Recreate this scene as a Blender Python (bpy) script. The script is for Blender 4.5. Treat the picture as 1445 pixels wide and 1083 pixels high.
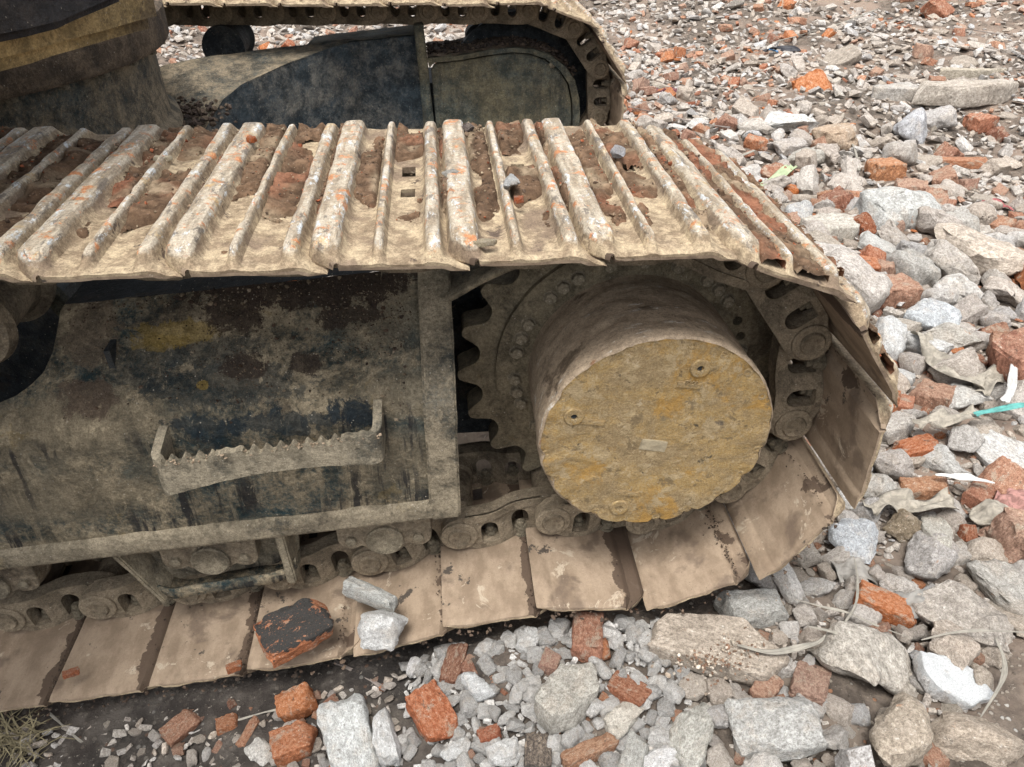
import bpy, bmesh, math, random
import numpy as np
from mathutils import Vector, Matrix, Euler, noise as mnoise
from mathutils.geometry import tessellate_polygon

S = bpy.context.scene
for o in list(bpy.data.objects):
    bpy.data.objects.remove(o)

# ------------------------------------------------------------------ camera
CAM = Vector((-0.3517, -1.2607, 0.8459))
CE = Euler((0.9631, -0.0073, -0.0916), 'XYZ')
FPX = 1095.9
cam = bpy.data.cameras.new('camera')
cam.sensor_width = 36.0
cam.lens = 36.0 * FPX / 1445.0
cam.clip_start = 0.02
cam.clip_end = 400.0
camo = bpy.data.objects.new('camera', cam)
camo.location = CAM
camo.rotation_euler = CE
S.collection.objects.link(camo)
S.camera = camo

# ------------------------------------------------------------------ overcast daylight
SUN_EL, SUN_AZ = math.radians(70), math.radians(205)
w = bpy.data.worlds.new('World')
S.world = w
w.use_nodes = True
nt = w.node_tree
nt.nodes.clear()
sky = nt.nodes.new('ShaderNodeTexSky')
sky.sky_type = 'NISHITA'
sky.sun_disc = False
sky.sun_elevation = SUN_EL
sky.sun_rotation = SUN_AZ
sky.air_density = 1.0
sky.dust_density = 4.0
sky.ozone_density = 1.0
hs = nt.nodes.new('ShaderNodeHueSaturation')
hs.inputs['Saturation'].default_value = 0.28
bg = nt.nodes.new('ShaderNodeBackground')
bg.inputs['Strength'].default_value = 0.12
wo = nt.nodes.new('ShaderNodeOutputWorld')
nt.links.new(sky.outputs[0], hs.inputs['Color'])
nt.links.new(hs.outputs[0], bg.inputs['Color'])
nt.links.new(bg.outputs[0], wo.inputs['Surface'])

sun = bpy.data.lights.new('sun', 'SUN')
sun.energy = 1.5
sun.angle = math.radians(24)
sun.color = (1.0, 0.985, 0.96)
suno = bpy.data.objects.new('sun', sun)
# the sky's sun_rotation runs clockwise from +Y
sd = Vector((math.sin(SUN_AZ) * math.cos(SUN_EL), math.cos(SUN_AZ) * math.cos(SUN_EL), math.sin(SUN_EL)))
suno.rotation_euler = sd.to_track_quat('Z', 'Y').to_euler()
S.collection.objects.link(suno)

S.view_settings.view_transform = 'Standard'
S.view_settings.look = 'None'
S.view_settings.gamma = 1.0
S.view_settings.use_curve_mapping = False
S.view_settings.exposure = 1.20
S.render.engine = 'CYCLES'
S.cycles.use_denoising = True
S.cycles.max_bounces = 8
S.cycles.diffuse_bounces = 4

# ------------------------------------------------------------------ helpers
RNG = np.random.default_rng(11)
random.seed(5)
C = S.collection


def hash3(ix, iy, iz, seed):
    h = (ix * 374761393 + iy * 668265263 + iz * 2147483647 + seed * 144269) & 0xffffffff
    h = ((h ^ (h >> 13)) * 1274126177) & 0xffffffff
    h = h ^ (h >> 16)
    return (h & 0xffff) / 65535.0


def vnoise(p, seed=0):
    """value noise -1..1 on an (n,3) array"""
    p = np.asarray(p, dtype=np.float64)
    i = np.floor(p).astype(np.int64)
    f = p - i
    f = f * f * (3 - 2 * f)
    r = 0
    for dx in (0, 1):
        for dy in (0, 1):
            for dz in (0, 1):
                wgt = (f[:, 0] if dx else 1 - f[:, 0]) * (f[:, 1] if dy else 1 - f[:, 1]) * (f[:, 2] if dz else 1 - f[:, 2])
                r = r + wgt * hash3(i[:, 0] + dx, i[:, 1] + dy, i[:, 2] + dz, seed)
    return r * 2 - 1


def fbm(p, oct=3, seed=0):
    r, a = 0, 1.0
    p = np.asarray(p, dtype=np.float64)
    for k in range(oct):
        r = r + a * vnoise(p * (2.03 ** k) + 17.3 * k, seed + k)
        a *= 0.5
    return r


def tag(o, label=None, cat=None, group=None, kind=None):
    if label: o['label'] = label
    if cat: o['category'] = cat
    if group: o['group'] = group
    if kind: o['kind'] = kind
    return o


def empty(name, loc=(0, 0, 0), parent=None):
    o = bpy.data.objects.new(name, None)
    o.location = loc
    o.empty_display_size = 0.05
    C.objects.link(o)
    if parent: o.parent = parent
    return o


def obj(name, me, m=None, parent=None, loc=None, rot=None, scale=None):
    if m is not None and not me.materials:
        me.materials.append(m)
    o = bpy.data.objects.new(name, me)
    C.objects.link(o)
    if parent: o.parent = parent
    if loc is not None: o.location = loc
    if rot is not None: o.rotation_euler = rot
    if scale is not None: o.scale = scale
    return o


def mesh(name, V, F, smooth=None):
    me = bpy.data.meshes.new(name)
    me.from_pydata([tuple(map(float, v)) for v in V], [], [tuple(map(int, f)) for f in F])
    me.validate()
    if smooth is not None:
        me.shade_smooth()
        me.set_sharp_from_angle(angle=math.radians(smooth))
    return me


def fast_mesh(name, V, T, attr=None, smooth=False):
    """triangles from numpy; attr = {name: (n_verts,4) colours}"""
    me = bpy.data.meshes.new(name)
    n, t = len(V), len(T)
    me.vertices.add(n)
    me.vertices.foreach_set('co', np.ascontiguousarray(V, dtype=np.float32).ravel())
    me.loops.add(t * 3)
    me.loops.foreach_set('vertex_index', np.ascontiguousarray(T, dtype=np.int32).ravel())
    me.polygons.add(t)
    me.polygons.foreach_set('loop_start', np.arange(0, t * 3, 3, dtype=np.int32))
    me.polygons.foreach_set('loop_total', np.full(t, 3, dtype=np.int32))
    me.update(calc_edges=True)
    if attr:
        for k, a in attr.items():
            at = me.color_attributes.new(k, 'FLOAT_COLOR', 'POINT')
            at.data.foreach_set('color', np.ascontiguousarray(a, dtype=np.float32).ravel())
    me.polygons.foreach_set('use_smooth', np.full(t, bool(smooth)))
    return me


class MB:
    """collects simple solids into one mesh"""
    def __init__(s):
        s.V, s.F = [], []

    def add(s, V, F):
        b = len(s.V)
        s.V += [tuple(v) for v in V]
        s.F += [tuple(i + b for i in f) for f in F]

    def box(s, x0, x1, y0, y1, z0, z1, M=None):
        V = [Vector(v) for v in ((x0, y0, z0), (x1, y0, z0), (x1, y1, z0), (x0, y1, z0), (x0, y0, z1), (x1, y0, z1), (x1, y1, z1), (x0, y1, z1))]
        if M: V = [M @ v for v in V]
        s.add(V, [(0, 3, 2, 1), (4, 5, 6, 7), (0, 1, 5, 4), (1, 2, 6, 5), (2, 3, 7, 6), (3, 0, 4, 7)])

    def lathe_y(s, prof, n=48, cx=0.0, cz=0.0, caps=True, a0=0.0):
        """prof: list of (y, r); revolve round an axis parallel to y"""
        V, F = [], []
        for (y, r) in prof:
            for k in range(n):
                a = a0 + 2 * math.pi * k / n
                V.append((cx + r * math.cos(a), y, cz + r * math.sin(a)))
        for i in range(len(prof) - 1):
            for k in range(n):
                k2 = (k + 1) % n
                F.append((i * n + k, i * n + k2, (i + 1) * n + k2, (i + 1) * n + k))
        if caps:
            F.append(tuple(range(n)))
            F.append(tuple(reversed(range((len(prof) - 1) * n, len(prof) * n))))
        s.add(V, F)

    def prism_y(s, loops, y0, y1, shear=None):
        """extrude a polygon (with holes) of (x, z) points between two y values"""
        vl = [[Vector((p[0], p[1], 0)) for p in lp] for lp in loops]
        tri = tessellate_polygon(vl)
        flat = [p for lp in loops for p in lp]
        n = len(flat)
        sh = shear or (lambda u, v: 0.0)
        V = [(p[0], y0 + sh(*p), p[1]) for p in flat] + [(p[0], y1 + sh(*p), p[1]) for p in flat]
        F = [tuple(t) for t in tri] + [tuple(i + n for i in reversed(t)) for t in tri]
        b = 0
        for lp in loops:
            m = len(lp)
            for i in range(m):
                j = (i + 1) % m
                F.append((b + i, b + j, b + j + n, b + i + n))
            b += m
        s.add(V, F)

    def build(s, name, m=None, parent=None, smooth=35, **k):
        me = mesh(name, s.V, s.F, None)
        bm = bmesh.new()
        bm.from_mesh(me)
        bmesh.ops.recalc_face_normals(bm, faces=bm.faces)
        bm.to_mesh(me)
        bm.free()
        if smooth:
            me.shade_smooth()
            me.set_sharp_from_angle(angle=math.radians(smooth))
        return obj(name, me, m, parent, **k)


def circle(cx, cz, r, n=16, a0=0.0, sx=1.0, sz=1.0):
    return [(cx + sx * r * math.cos(a0 + 2 * math.pi * k / n), cz + sz * r * math.sin(a0 + 2 * math.pi * k / n)) for k in range(n)]


def dense(o, length, amp, scale, oct=3, seed=0, bevel=0.0):
    """cut an object's faces down to `length` and roughen them a little"""
    bm = bmesh.new()
    bm.from_mesh(o.data)
    if bevel:
        ed = [e for e in bm.edges if e.is_manifold and e.calc_face_angle(0) > 0.5]
        bmesh.ops.bevel(bm, geom=ed, offset=bevel, segments=2, affect='EDGES', clamp_overlap=True)
    bmesh.ops.triangulate(bm, faces=bm.faces)
    for _ in range(7):
        ed = [e for e in bm.edges if e.calc_length() > length * 1.4]
        if not ed: break
        bmesh.ops.subdivide_edges(bm, edges=ed, cuts=1)
        bmesh.ops.triangulate(bm, faces=[f for f in bm.faces if len(f.verts) > 3])
    bm.normal_update()
    P = np.array([v.co[:] for v in bm.verts])
    d = fbm(P / scale, oct, seed) * amp
    N = [v.normal.copy() for v in bm.verts]
    for v, n, k in zip(bm.verts, N, d):
        v.co += n * float(k)
    bm.to_mesh(o.data)
    bm.free()
    o.data.shade_smooth()
    o.data.set_sharp_from_angle(angle=math.radians(40))
    return o


# pixel of the 1445 px wide frame -> point of the ground / of a height
CR = CE.to_matrix()


def ray(u, v):
    return CR @ Vector(((u - 722.5) / FPX, -(v - 541.5) / FPX, -1.0))


def at_z(u, v, z):
    d = ray(u, v)
    return CAM + d * ((z - CAM.z) / d.z)


def at_y(u, v, y):
    d = ray(u, v)
    return CAM + d * ((y - CAM.y) / d.y)


def ground_z(X, Y):
    X = np.asarray(X, dtype=float); Y = np.asarray(Y, dtype=float)
    t = np.clip((X + 1.6) / 2.0, 0, 1)
    z = -0.585 + 0.145 * t
    z = z + 0.05 * np.clip((X - 0.5) / 1.5, 0, 1) * np.clip((1.6 - Y) / 1.6, 0, 1)
    P = np.stack([X, Y, np.zeros_like(X)], -1).reshape(-1, 3)
    amp = np.clip((np.hypot(X - 0.2, Y) - 0.4) / 2.0, 0.12, 1)
    n = (0.10 * vnoise(P / 1.3, 3) + 0.05 * vnoise(P / 0.5, 4)).reshape(X.shape)
    z = z + 0.075 * np.exp(-((X + .12) / .36) ** 2 - ((Y + .36) / .17) ** 2)   # gravel pushed up against the track
    return z + amp * n - 0.02


def at_g(u, v):
    z = -0.45
    for _ in range(12):
        p = at_z(u, v, z)
        z = 0.5 * z + 0.5 * float(ground_z(np.array([p.x]), np.array([p.y]))[0])
    return at_z(u, v, z)


# slanted frame plate: runs from the fold to the top edge, rising along x
SL, FOLDY, FOLDZ, TOPY, TOPZ = .08, -.176, .111, -.008, .262


def plate_pt(u, v):
    d = ray(u, v)
    n3 = Vector((-SL * (TOPY - FOLDY), -(TOPZ - FOLDZ), (TOPY - FOLDY)))
    return CAM + d * ((Vector((0, FOLDY, FOLDZ)) - CAM).dot(n3) / d.dot(n3))


# ------------------------------------------------------------------ materials
class NT:
    def __init__(s, name):
        s.m = bpy.data.materials.new(name)
        s.m.use_nodes = True
        s.t = s.m.node_tree
        s.t.nodes.clear()
        s.out = s.n('ShaderNodeOutputMaterial')
        s.b = s.n('ShaderNodeBsdfPrincipled')
        s.l(s.b.outputs[0], s.out.inputs['Surface'])

    def n(s, t, **k):
        nd = s.t.nodes.new(t)
        for a, v in k.items(): setattr(nd, a, v)
        return nd

    def l(s, a, b): s.t.links.new(a, b)

    def put(s, sock, v):
        if hasattr(v, 'is_output') or isinstance(v, bpy.types.NodeSocket): s.l(v, sock)
        elif isinstance(v, (tuple, list)) and len(v) == 3 and sock.type == 'RGBA': sock.default_value = (*v, 1)
        else: sock.default_value = v

    def coords(s, rnd=True):
        tc = s.n('ShaderNodeTexCoord')
        if not rnd: return tc.outputs['Object']
        oi = s.n('ShaderNodeObjectInfo')
        a = s.n('ShaderNodeVectorMath', operation='SCALE')
        cx = s.n('ShaderNodeCombineXYZ')
        s.l(oi.outputs['Random'], cx.inputs[0]); s.l(oi.outputs['Random'], cx.inputs[1])
        s.l(cx.outputs[0], a.inputs[0]); a.inputs['Scale'].default_value = 37.0
        b = s.n('ShaderNodeVectorMath', operation='ADD')
        s.l(tc.outputs['Object'], b.inputs[0]); s.l(a.outputs[0], b.inputs[1])
        return b.outputs[0]

    def scale(s, v, sc):
        mp = s.n('ShaderNodeMapping')
        s.l(v, mp.inputs['Vector'])
        mp.inputs['Scale'].default_value = sc
        return mp.outputs[0]

    def noise(s, v, scale, detail=4, rough=0.6, dist=0.0):
        nd = s.n('ShaderNodeTexNoise')
        s.l(v, nd.inputs['Vector'])
        nd.inputs['Scale'].default_value = scale
        nd.inputs['Detail'].default_value = detail
        nd.inputs['Roughness'].default_value = rough
        nd.inputs['Distortion'].default_value = dist
        return nd.outputs['Fac']

    def vor(s, v, scale, feat='F1', out='Distance'):
        nd = s.n('ShaderNodeTexVoronoi', feature=feat)
        s.l(v, nd.inputs['Vector'])
        nd.inputs['Scale'].default_value = scale
        return nd.outputs[out]

    def ramp(s, f, a, b, inv=False):
        nd = s.n('ShaderNodeMapRange')
        nd.interpolation_type = 'SMOOTHSTEP'
        s.put(nd.inputs['Value'], f)
        nd.inputs['From Min'].default_value = a
        nd.inputs['From Max'].default_value = b
        nd.inputs['To Min'].default_value = 1.0 if inv else 0.0
        nd.inputs['To Max'].default_value = 0.0 if inv else 1.0
        return nd.outputs[0]

    def math(s, op, a, b=None):
        nd = s.n('ShaderNodeMath', operation=op)
        s.put(nd.inputs[0], a)
        if b is not None: s.put(nd.inputs[1], b)
        return nd.outputs[0]

    def mix(s, f, a, b, mode='MIX'):
        nd = s.n('ShaderNodeMix', data_type='RGBA', blend_type=mode)
        s.put(nd.inputs[0], f)
        s.put(nd.inputs[6], a)
        s.put(nd.inputs[7], b)
        return nd.outputs[2]

    def up(s):
        g = s.n('ShaderNodeNewGeometry')
        sp = s.n('ShaderNodeSeparateXYZ')
        s.l(g.outputs['Normal'], sp.inputs[0])
        return sp.outputs['Z']

    def attr(s, name, out='Fac'):
        a = s.n('ShaderNodeAttribute', attribute_name=name)
        return a.outputs[out]

    def grit(s, v, c, lo=.62, hi=1.32, sc=420, sc2=130):
        a = s.noise(v, sc, 3, .7)
        d = s.noise(v, sc2, 4, .7)
        f = s.math('ADD', s.math('MULTIPLY', a, .5), s.math('MULTIPLY', d, .5))
        return s.mix(1.0, c, s.mix(s.ramp(f, .34, .66), (lo, lo * .985, lo * .97), (hi, hi, hi)), 'MULTIPLY')

    def stain(s, v, c, rad, sc=22, amt=.9):
        """ragged patch round the point c"""
        a = s.n('ShaderNodeVectorMath', operation='SUBTRACT')
        s.l(v, a.inputs[0]); a.inputs[1].default_value = c
        q = s.n('ShaderNodeVectorMath', operation='DIVIDE')
        s.l(a.outputs[0], q.inputs[0]); q.inputs[1].default_value = rad
        L = s.n('ShaderNodeVectorMath', operation='LENGTH')
        s.l(q.outputs[0], L.inputs[0])
        f = s.math('ADD', L.outputs['Value'], s.math('MULTIPLY', s.math('SUBTRACT', s.noise(v, sc, 7, .78, .4), .5), 3.4))
        return s.math('MULTIPLY', s.ramp(f, 1.08, .86), amt)

    def film(s, v, c, rad, amt=.8):
        """soft-edged film of dust round the point c"""
        a = s.n('ShaderNodeVectorMath', operation='SUBTRACT')
        s.l(v, a.inputs[0]); a.inputs[1].default_value = c
        q = s.n('ShaderNodeVectorMath', operation='DIVIDE')
        s.l(a.outputs[0], q.inputs[0]); q.inputs[1].default_value = rad
        L = s.n('ShaderNodeVectorMath', operation='LENGTH')
        s.l(q.outputs[0], L.inputs[0])
        f = s.math('ADD', L.outputs['Value'], s.math('MULTIPLY', s.math('SUBTRACT', s.noise(v, 14, 6, .7, .3), .5), 1.2))
        f = s.math('ADD', f, s.math('MULTIPLY', s.math('SUBTRACT', s.noise(v, 120, 4, .75), .5), .8))
        return s.math('MULTIPLY', s.ramp(f, 1.25, .45), amt)

    def done(s, col, rough=0.9, bump=None, bstr=0.3, bdist=0.004, metal=0.0, spec=0.25):
        s.put(s.b.inputs['Base Color'], col)
        s.put(s.b.inputs['Roughness'], rough)
        s.put(s.b.inputs['Metallic'], metal)
        s.put(s.b.inputs['Specular IOR Level'], spec)
        if bump is not None:
            bp = s.n('ShaderNodeBump')
            bp.inputs['Strength'].default_value = bstr
            bp.inputs['Distance'].default_value = bdist
            s.l(bump, bp.inputs['Height'])
            s.l(bp.outputs[0], s.b.inputs['Normal'])
        return s.m


def mat_paint(name, paint, dust, lo, hi, mud=0.5, ochre=0.0, streak=0.0, stains=(), films=()):
    """dark painted steel under a patchy coat of dried mud"""
    t = NT(name)
    v = t.coords(False)
    big = t.noise(v, 3.6, 6, 0.68, 0.4)
    mid = t.noise(v, 19, 7, 0.74, .2)
    fine = t.noise(v, 120, 5, 0.78)
    c = t.mix(t.ramp(mid, .38, .62), paint, tuple(x * 2.3 + .012 for x in paint))
    f = t.math('ADD', t.math('MULTIPLY', big, .50), t.math('MULTIPLY', mid, .34))
    f = t.math('ADD', f, t.math('MULTIPLY', fine, .26))
    if stains: f = t.math('ADD', f, t.math('MULTIPLY', t.math('SUBTRACT', t.noise(v, 1.9, 3, .55, .3), .5), .22))
    f = t.ramp(f, lo, hi)
    dc = t.mix(t.ramp(mid, .36, .64), tuple(x * .60 for x in dust), tuple(x * 1.08 for x in dust))
    c = t.mix(f, c, dc)
    for (p, rad, amt) in films:
        c = t.mix(t.film(v, p, rad, amt), c, dc)
    if streak:
        sv = t.scale(v, (34, 34, 3.2))
        st = t.noise(sv, 1.0, 6, 0.66, .2)
        gate = t.math('MULTIPLY', t.ramp(t.noise(v, 4.2, 3, .5), .42, .55), t.ramp(t.up(), .45, .15))
        c = t.mix(t.math('MULTIPLY', t.math('MULTIPLY', t.ramp(st, .50, .58), gate), streak), c, (.022, .021, .022))
        c = t.mix(t.math('MULTIPLY', t.ramp(st, .36, .42, True), streak * .5), c, tuple(x * 1.2 for x in dust))
    if mud:
        m = t.ramp(t.noise(t.scale(v, (1, 1.3, 1)), 6.3, 6, 0.68, .4), .58, .64)
        c = t.mix(t.math('MULTIPLY', m, mud), c, (.070, .050, .036))
    if ochre:
        m = t.ramp(t.noise(v, 8.1, 6, 0.72, .2), .61, .67)
        c = t.mix(t.math('MULTIPLY', m, ochre), c, (.30, .20, .055))
    for (p, rad, col, amt) in stains:
        c = t.mix(t.stain(v, p, rad, 24, amt), c, col)
    sc = t.noise(t.scale(v, (90, 14, 40)), 1.0, 5, .7, .6)
    c = t.mix(t.math('MULTIPLY', t.ramp(sc, .64, .70), .55), c, tuple(min(1, x * 1.7) for x in dust))
    sp = t.ramp(t.vor(v, 105), .06, .20, True)
    c = t.mix(t.math('MULTIPLY', sp, t.ramp(fine, .50, .60)), c, (.42, .38, .31))
    c = t.grit(v, c)
    bu = t.math('ADD', t.math('MULTIPLY', f, .9), t.math('ADD', t.math('MULTIPLY', mid, .9), t.math('MULTIPLY', fine, .9)))
    r = t.math('SUBTRACT', .93, t.math('MULTIPLY', t.math('SUBTRACT', 1.0, f), .33))
    return t.done(c, r, bu, .75, .006)


def pst(u, v, rx, rs, col, amt=.9):
    p = plate_pt(u, v)
    return ((p.x, p.y, p.z), (rx, rs, rs), col, amt)


def fst(u, v, rx, ry, amt, side=False):
    p = at_y(u, v, -.183) if side else plate_pt(u, v)
    return ((p.x, p.y, p.z), (rx, .2 if side else ry, ry), amt)


FILMS = (fst(40, 620, .22, .07, .9), fst(300, 605, .40, .022, .75), fst(560, 560, .10, .06, .8), fst(540, 440, .10, .08, .7), fst(150, 590, .16, .05, .8),
         fst(60, 700, .20, .07, .9, True), fst(560, 650, .10, .09, .75, True), fst(420, 740, .30, .022, .8, True), fst(130, 770, .30, .025, .8, True), fst(250, 660, .10, .04, .4, True))
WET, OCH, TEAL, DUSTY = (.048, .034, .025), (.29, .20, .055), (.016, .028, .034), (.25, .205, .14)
PLATE_STAINS = (
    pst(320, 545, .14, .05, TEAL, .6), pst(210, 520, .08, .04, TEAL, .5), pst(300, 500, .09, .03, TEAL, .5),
    pst(250, 470, .070, .022, OCH, .62), pst(225, 482, .045, .016, OCH, .5), pst(285, 545, .010, .008, OCH, .8),
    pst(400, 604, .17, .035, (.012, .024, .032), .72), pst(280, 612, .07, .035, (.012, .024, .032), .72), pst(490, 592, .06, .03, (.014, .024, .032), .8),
    pst(430, 400, .22, .045, WET, .95), pst(330, 430, .055, .05, WET, .9), pst(345, 515, .04, .025, WET, .85), pst(490, 445, .05, .02, WET, .85),
    pst(430, 515, .03, .02, WET, .85), pst(150, 395, .16, .025, (.020, .022, .022), .9), pst(120, 560, .05, .035, (.12, .085, .06), .8), pst(130, 470, .045, .06, (.15, .115, .08), .8))
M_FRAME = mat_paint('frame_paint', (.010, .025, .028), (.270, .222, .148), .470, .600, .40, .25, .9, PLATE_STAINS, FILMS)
M_FRAME_SIDE = mat_paint('frame_side_paint', (.026, .031, .034), (.235, .200, .142), .36, .54, .15, .12, .8)
M_RIB = mat_paint('rib_paint', (.026, .038, .041), (.285, .24, .168), .36, .54, .2, .15)
M_DARK = mat_paint('inner_paint', (.012, .015, .017), (.11, .09, .065), .52, .76, .5)
M_NAVY = mat_paint('navy_paint', (.018, .027, .033), (.19, .18, .155), .50, .68, .1)
M_COVER = mat_paint('cover_paint', (.030, .045, .046), (.155, .135, .085), .38, .66, .1, .0, .35)
M_TOWER = mat_paint('tower_paint', (.018, .028, .030), (.21, .17, .115), .42, .62, .2)
M_SPROCKET = mat_paint('sprocket_steel', (.048, .043, .035), (.215, .178, .118), .34, .54, .4, .12)
M_LINK = mat_paint('link_steel', (.050, .042, .033), (.255, .205, .142), .34, .54, .5, .08)
M_BOLT = mat_paint('bolt_steel', (.055, .048, .040), (.26, .22, .155), .30, .55, .2)
M_STEP = mat_paint('step_paint', (.032, .042, .043), (.29, .25, .18), .34, .54, .3, .1)
M_BROWN = mat_paint('ring_steel', (.030, .022, .016), (.150, .112, .076), .40, .62, .4)
M_DECK = mat_paint('deck_paint', (.012, .012, .014), (.045, .038, .034), .48, .66, .2)
M_OCHRE = mat_paint('beam_paint', (.20, .145, .065), (.085, .064, .040), .52, .68, .6)


def mat_shoe():
    t = NT('track_shoe_steel')
    v = t.coords(True)
    h = t.attr('crest')            # how far a point stands above the plate: crest wear
    big = t.noise(v, 7, 5, .6, .3)
    mid = t.noise(v, 34, 5, .7)
    fine = t.noise(v, 190, 4, .75)
    st = t.noise(t.scale(v, (60, 9, 60)), 1.0, 4, .65)
    c = t.mix(t.ramp(mid, .38, .64), (.210, .155, .100), (.40, .318, .208))
    c = t.mix(t.ramp(big, .54, .62), c, (.185, .135, .092))
    c = t.mix(t.ramp(t.noise(v, 19, 6, .7, .4), .61, .66), c, (.095, .068, .050))
    # crest: bruised grey steel, chalky scrapes, brick smears, ochre rust
    k = t.mix(t.ramp(st, .40, .56), (.25, .20, .14), (.40, .345, .265))
    k = t.mix(t.ramp(t.noise(t.scale(v, (55, 20, 55)), 1.0, 6, .78), .56, .62), k, (.48, .50, .50))
    k = t.mix(t.ramp(mid, .56, .62), k, (.30, .23, .15))
    k = t.mix(t.math('MULTIPLY', t.ramp(t.noise(v, 34, 6, .78, .3), .555, .62), .85), k, (.43, .165, .060))
    k = t.mix(t.math('MULTIPLY', t.ramp(t.noise(v, 20, 6, .76, .5), .58, .66), .7), k, (.40, .275, .12))
    k = t.mix(t.math('MULTIPLY', t.ramp(t.noise(t.scale(v, (48, 16, 48)), 1.0, 6, .76, .5), .56, .62), .85), k, (.125, .105, .085))
    hm = t.ramp(t.math('ADD', h, t.math('MULTIPLY', t.math('SUBTRACT', mid, .5), 1.1)), .55, .85)
    c = t.mix(hm, c, k)
    inn = t.attr('inner')
    ic = t.mix(t.ramp(t.noise(t.scale(v, (1, .5, 1)), 24, 5, .62), .36, .64), (.215, .158, .108), (.310, .235, .165))
    ic = t.mix(t.math('MULTIPLY', t.ramp(big, .54, .62), .8), ic, (.135, .098, .070))
    ic = t.mix(t.ramp(t.noise(v, 12, 6, .74, .6), .60, .64), ic, (.40, .33, .245))
    ic = t.mix(t.ramp(t.noise(v, 10, 6, .7), .62, .65), ic, (.070, .056, .044))
    # wet soil squeezed out along the overlap with the next shoe
    oi = t.n('ShaderNodeObjectInfo')
    sm = t.math('MULTIPLY', t.attr('seam'), t.math('ADD', .42, t.math('MULTIPLY', t.ramp(oi.outputs['Random'], .25, .75), .75)))
    ic = t.mix(t.math('MULTIPLY', t.ramp(t.math('ADD', sm, t.math('MULTIPLY', t.math('SUBTRACT', t.noise(v, 11, 5, .65), .5), 2.2)), .52, .58), .92), ic, (.075, .050, .034))
    c = t.mix(t.ramp(inn, .4, .6), c, ic)
    sp = t.math('MULTIPLY', t.ramp(t.vor(v, 130), .06, .2, True), t.ramp(fine, .5, .6))
    c = t.mix(sp, c, (.12, .09, .065))
    c = t.mix(t.math('MULTIPLY', inn, .75), t.grit(v, c), c)
    bu = t.math('ADD', t.math('MULTIPLY', mid, .9), t.math('ADD', t.math('MULTIPLY', fine, .7), t.math('MULTIPLY', t.math('MULTIPLY', st, hm), .8)))
    bu = t.math('MULTIPLY', bu, t.math('SUBTRACT', 1.0, t.math('MULTIPLY', inn, .62)))
    return t.done(c, t.math('SUBTRACT', .90, t.math('ADD', t.math('MULTIPLY', hm, .25), t.math('MULTIPLY', inn, .12))), bu, .6, .004, 0.0, .3)


M_SHOE = mat_shoe()


def mat_drive_face():
    t = NT('drive_cover_face')
    v = t.coords(False)
    big = t.noise(v, 8, 5, .62, .3)
    mid = t.noise(v, 45, 5, .7)
    fine = t.noise(v, 260, 4, .8)
    c = t.mix(t.ramp(t.noise(t.scale(v, (1, 1, 1.8)), 9, 6, .7, .4), .40, .60), (.270, .192, .100), (.340, .226, .088))
    c = t.mix(t.math('MULTIPLY', t.ramp(fine, .42, .62), .6), c, (.39, .305, .175))
    c = t.mix(t.ramp(mid, .60, .72), c, (.42, .34, .225))
    c = t.mix(t.ramp(t.noise(v, 6.5, 6, .72, .4), .51, .60), c, (.36, .215, .065))
    c = t.mix(t.ramp(t.noise(v, 11, 6, .7, .2), .63, .70), c, (.15, .118, .082))
    c = t.mix(t.ramp(t.noise(v, 24, 5, .6, .2), .68, .72), c, (.10, .078, .05))
    c = t.mix(t.ramp(t.noise(v, 7, 6, .72, .5), .60, .66), c, (.215, .165, .095))
    c = t.mix(t.ramp(t.noise(v, 22, 6, .75, .3), .53, .60), c, (.38, .290, .165))
    c = t.mix(t.math('MULTIPLY', t.ramp(t.noise(v, 34, 6, .75, .4), .57, .62), .8), c, (.17, .125, .07))
    c = t.grit(v, c, .74, 1.18, 420, 90)
    bu = t.math('ADD', t.math('MULTIPLY', mid, .9), t.math('MULTIPLY', fine, .8))
    return t.done(c, .92, bu, .9, .004)


def mat_drive_side():
    t = NT('drive_housing_side')
    v = t.coords(False)
    tc = t.n('ShaderNodeTexCoord')
    # polar coordinates round the axle, so scratches run round the drum
    sp = t.n('ShaderNodeSeparateXYZ'); t.l(tc.outputs['Object'], sp.inputs[0])
    ang = t.math('ARCTAN2', sp.outputs['Z'], sp.outputs['X'])
    cx = t.n('ShaderNodeCombineXYZ')
    t.l(t.math('MULTIPLY', ang, 1.3), cx.inputs[0]); t.l(t.math('MULTIPLY', sp.outputs['Y'], 34), cx.inputs[1])
    t.l(t.math('MULTIPLY', t.noise(v, 5, 3, .5), 3.2), cx.inputs[2])
    st = t.noise(cx.outputs[0], 1.6, 6, .66, .5)
    mid = t.noise(v, 38, 5, .7)
    fine = t.noise(v, 170, 4, .75)
    c = t.mix(t.ramp(mid, .3, .7), (.270, .206, .142), (.390, .305, .215))
    c = t.mix(t.ramp(st, .56, .66), c, (.38, .32, .245))
    near = t.ramp(sp.outputs['Y'], -.02, -.12)
    w = t.math('MULTIPLY', t.math('MULTIPLY', t.ramp(st, .60, .63), near), t.ramp(t.noise(v, 60, 5, .8), .46, .58))
    c = t.mix(w, c, (.52, .48, .42))
    c = t.mix(t.ramp(st, .33, .25), c, (.10, .065, .038))
    c = t.mix(t.math('MULTIPLY', t.ramp(t.noise(cx.outputs[0], 3.4, 4, .6), .66, .72), .7), c, (.23, .10, .04))
    c = t.mix(t.ramp(t.noise(v, 9, 5, .66, .4), .60, .68), c, (.125, .092, .062))
    c = t.grit(v, c, .66, 1.25)
    bu = t.math('ADD', t.math('MULTIPLY', st, .8), t.math('ADD', t.math('MULTIPLY', mid, .4), t.math('MULTIPLY', fine, .35)))
    return t.done(c, .88, bu, .6, .004)


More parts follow.
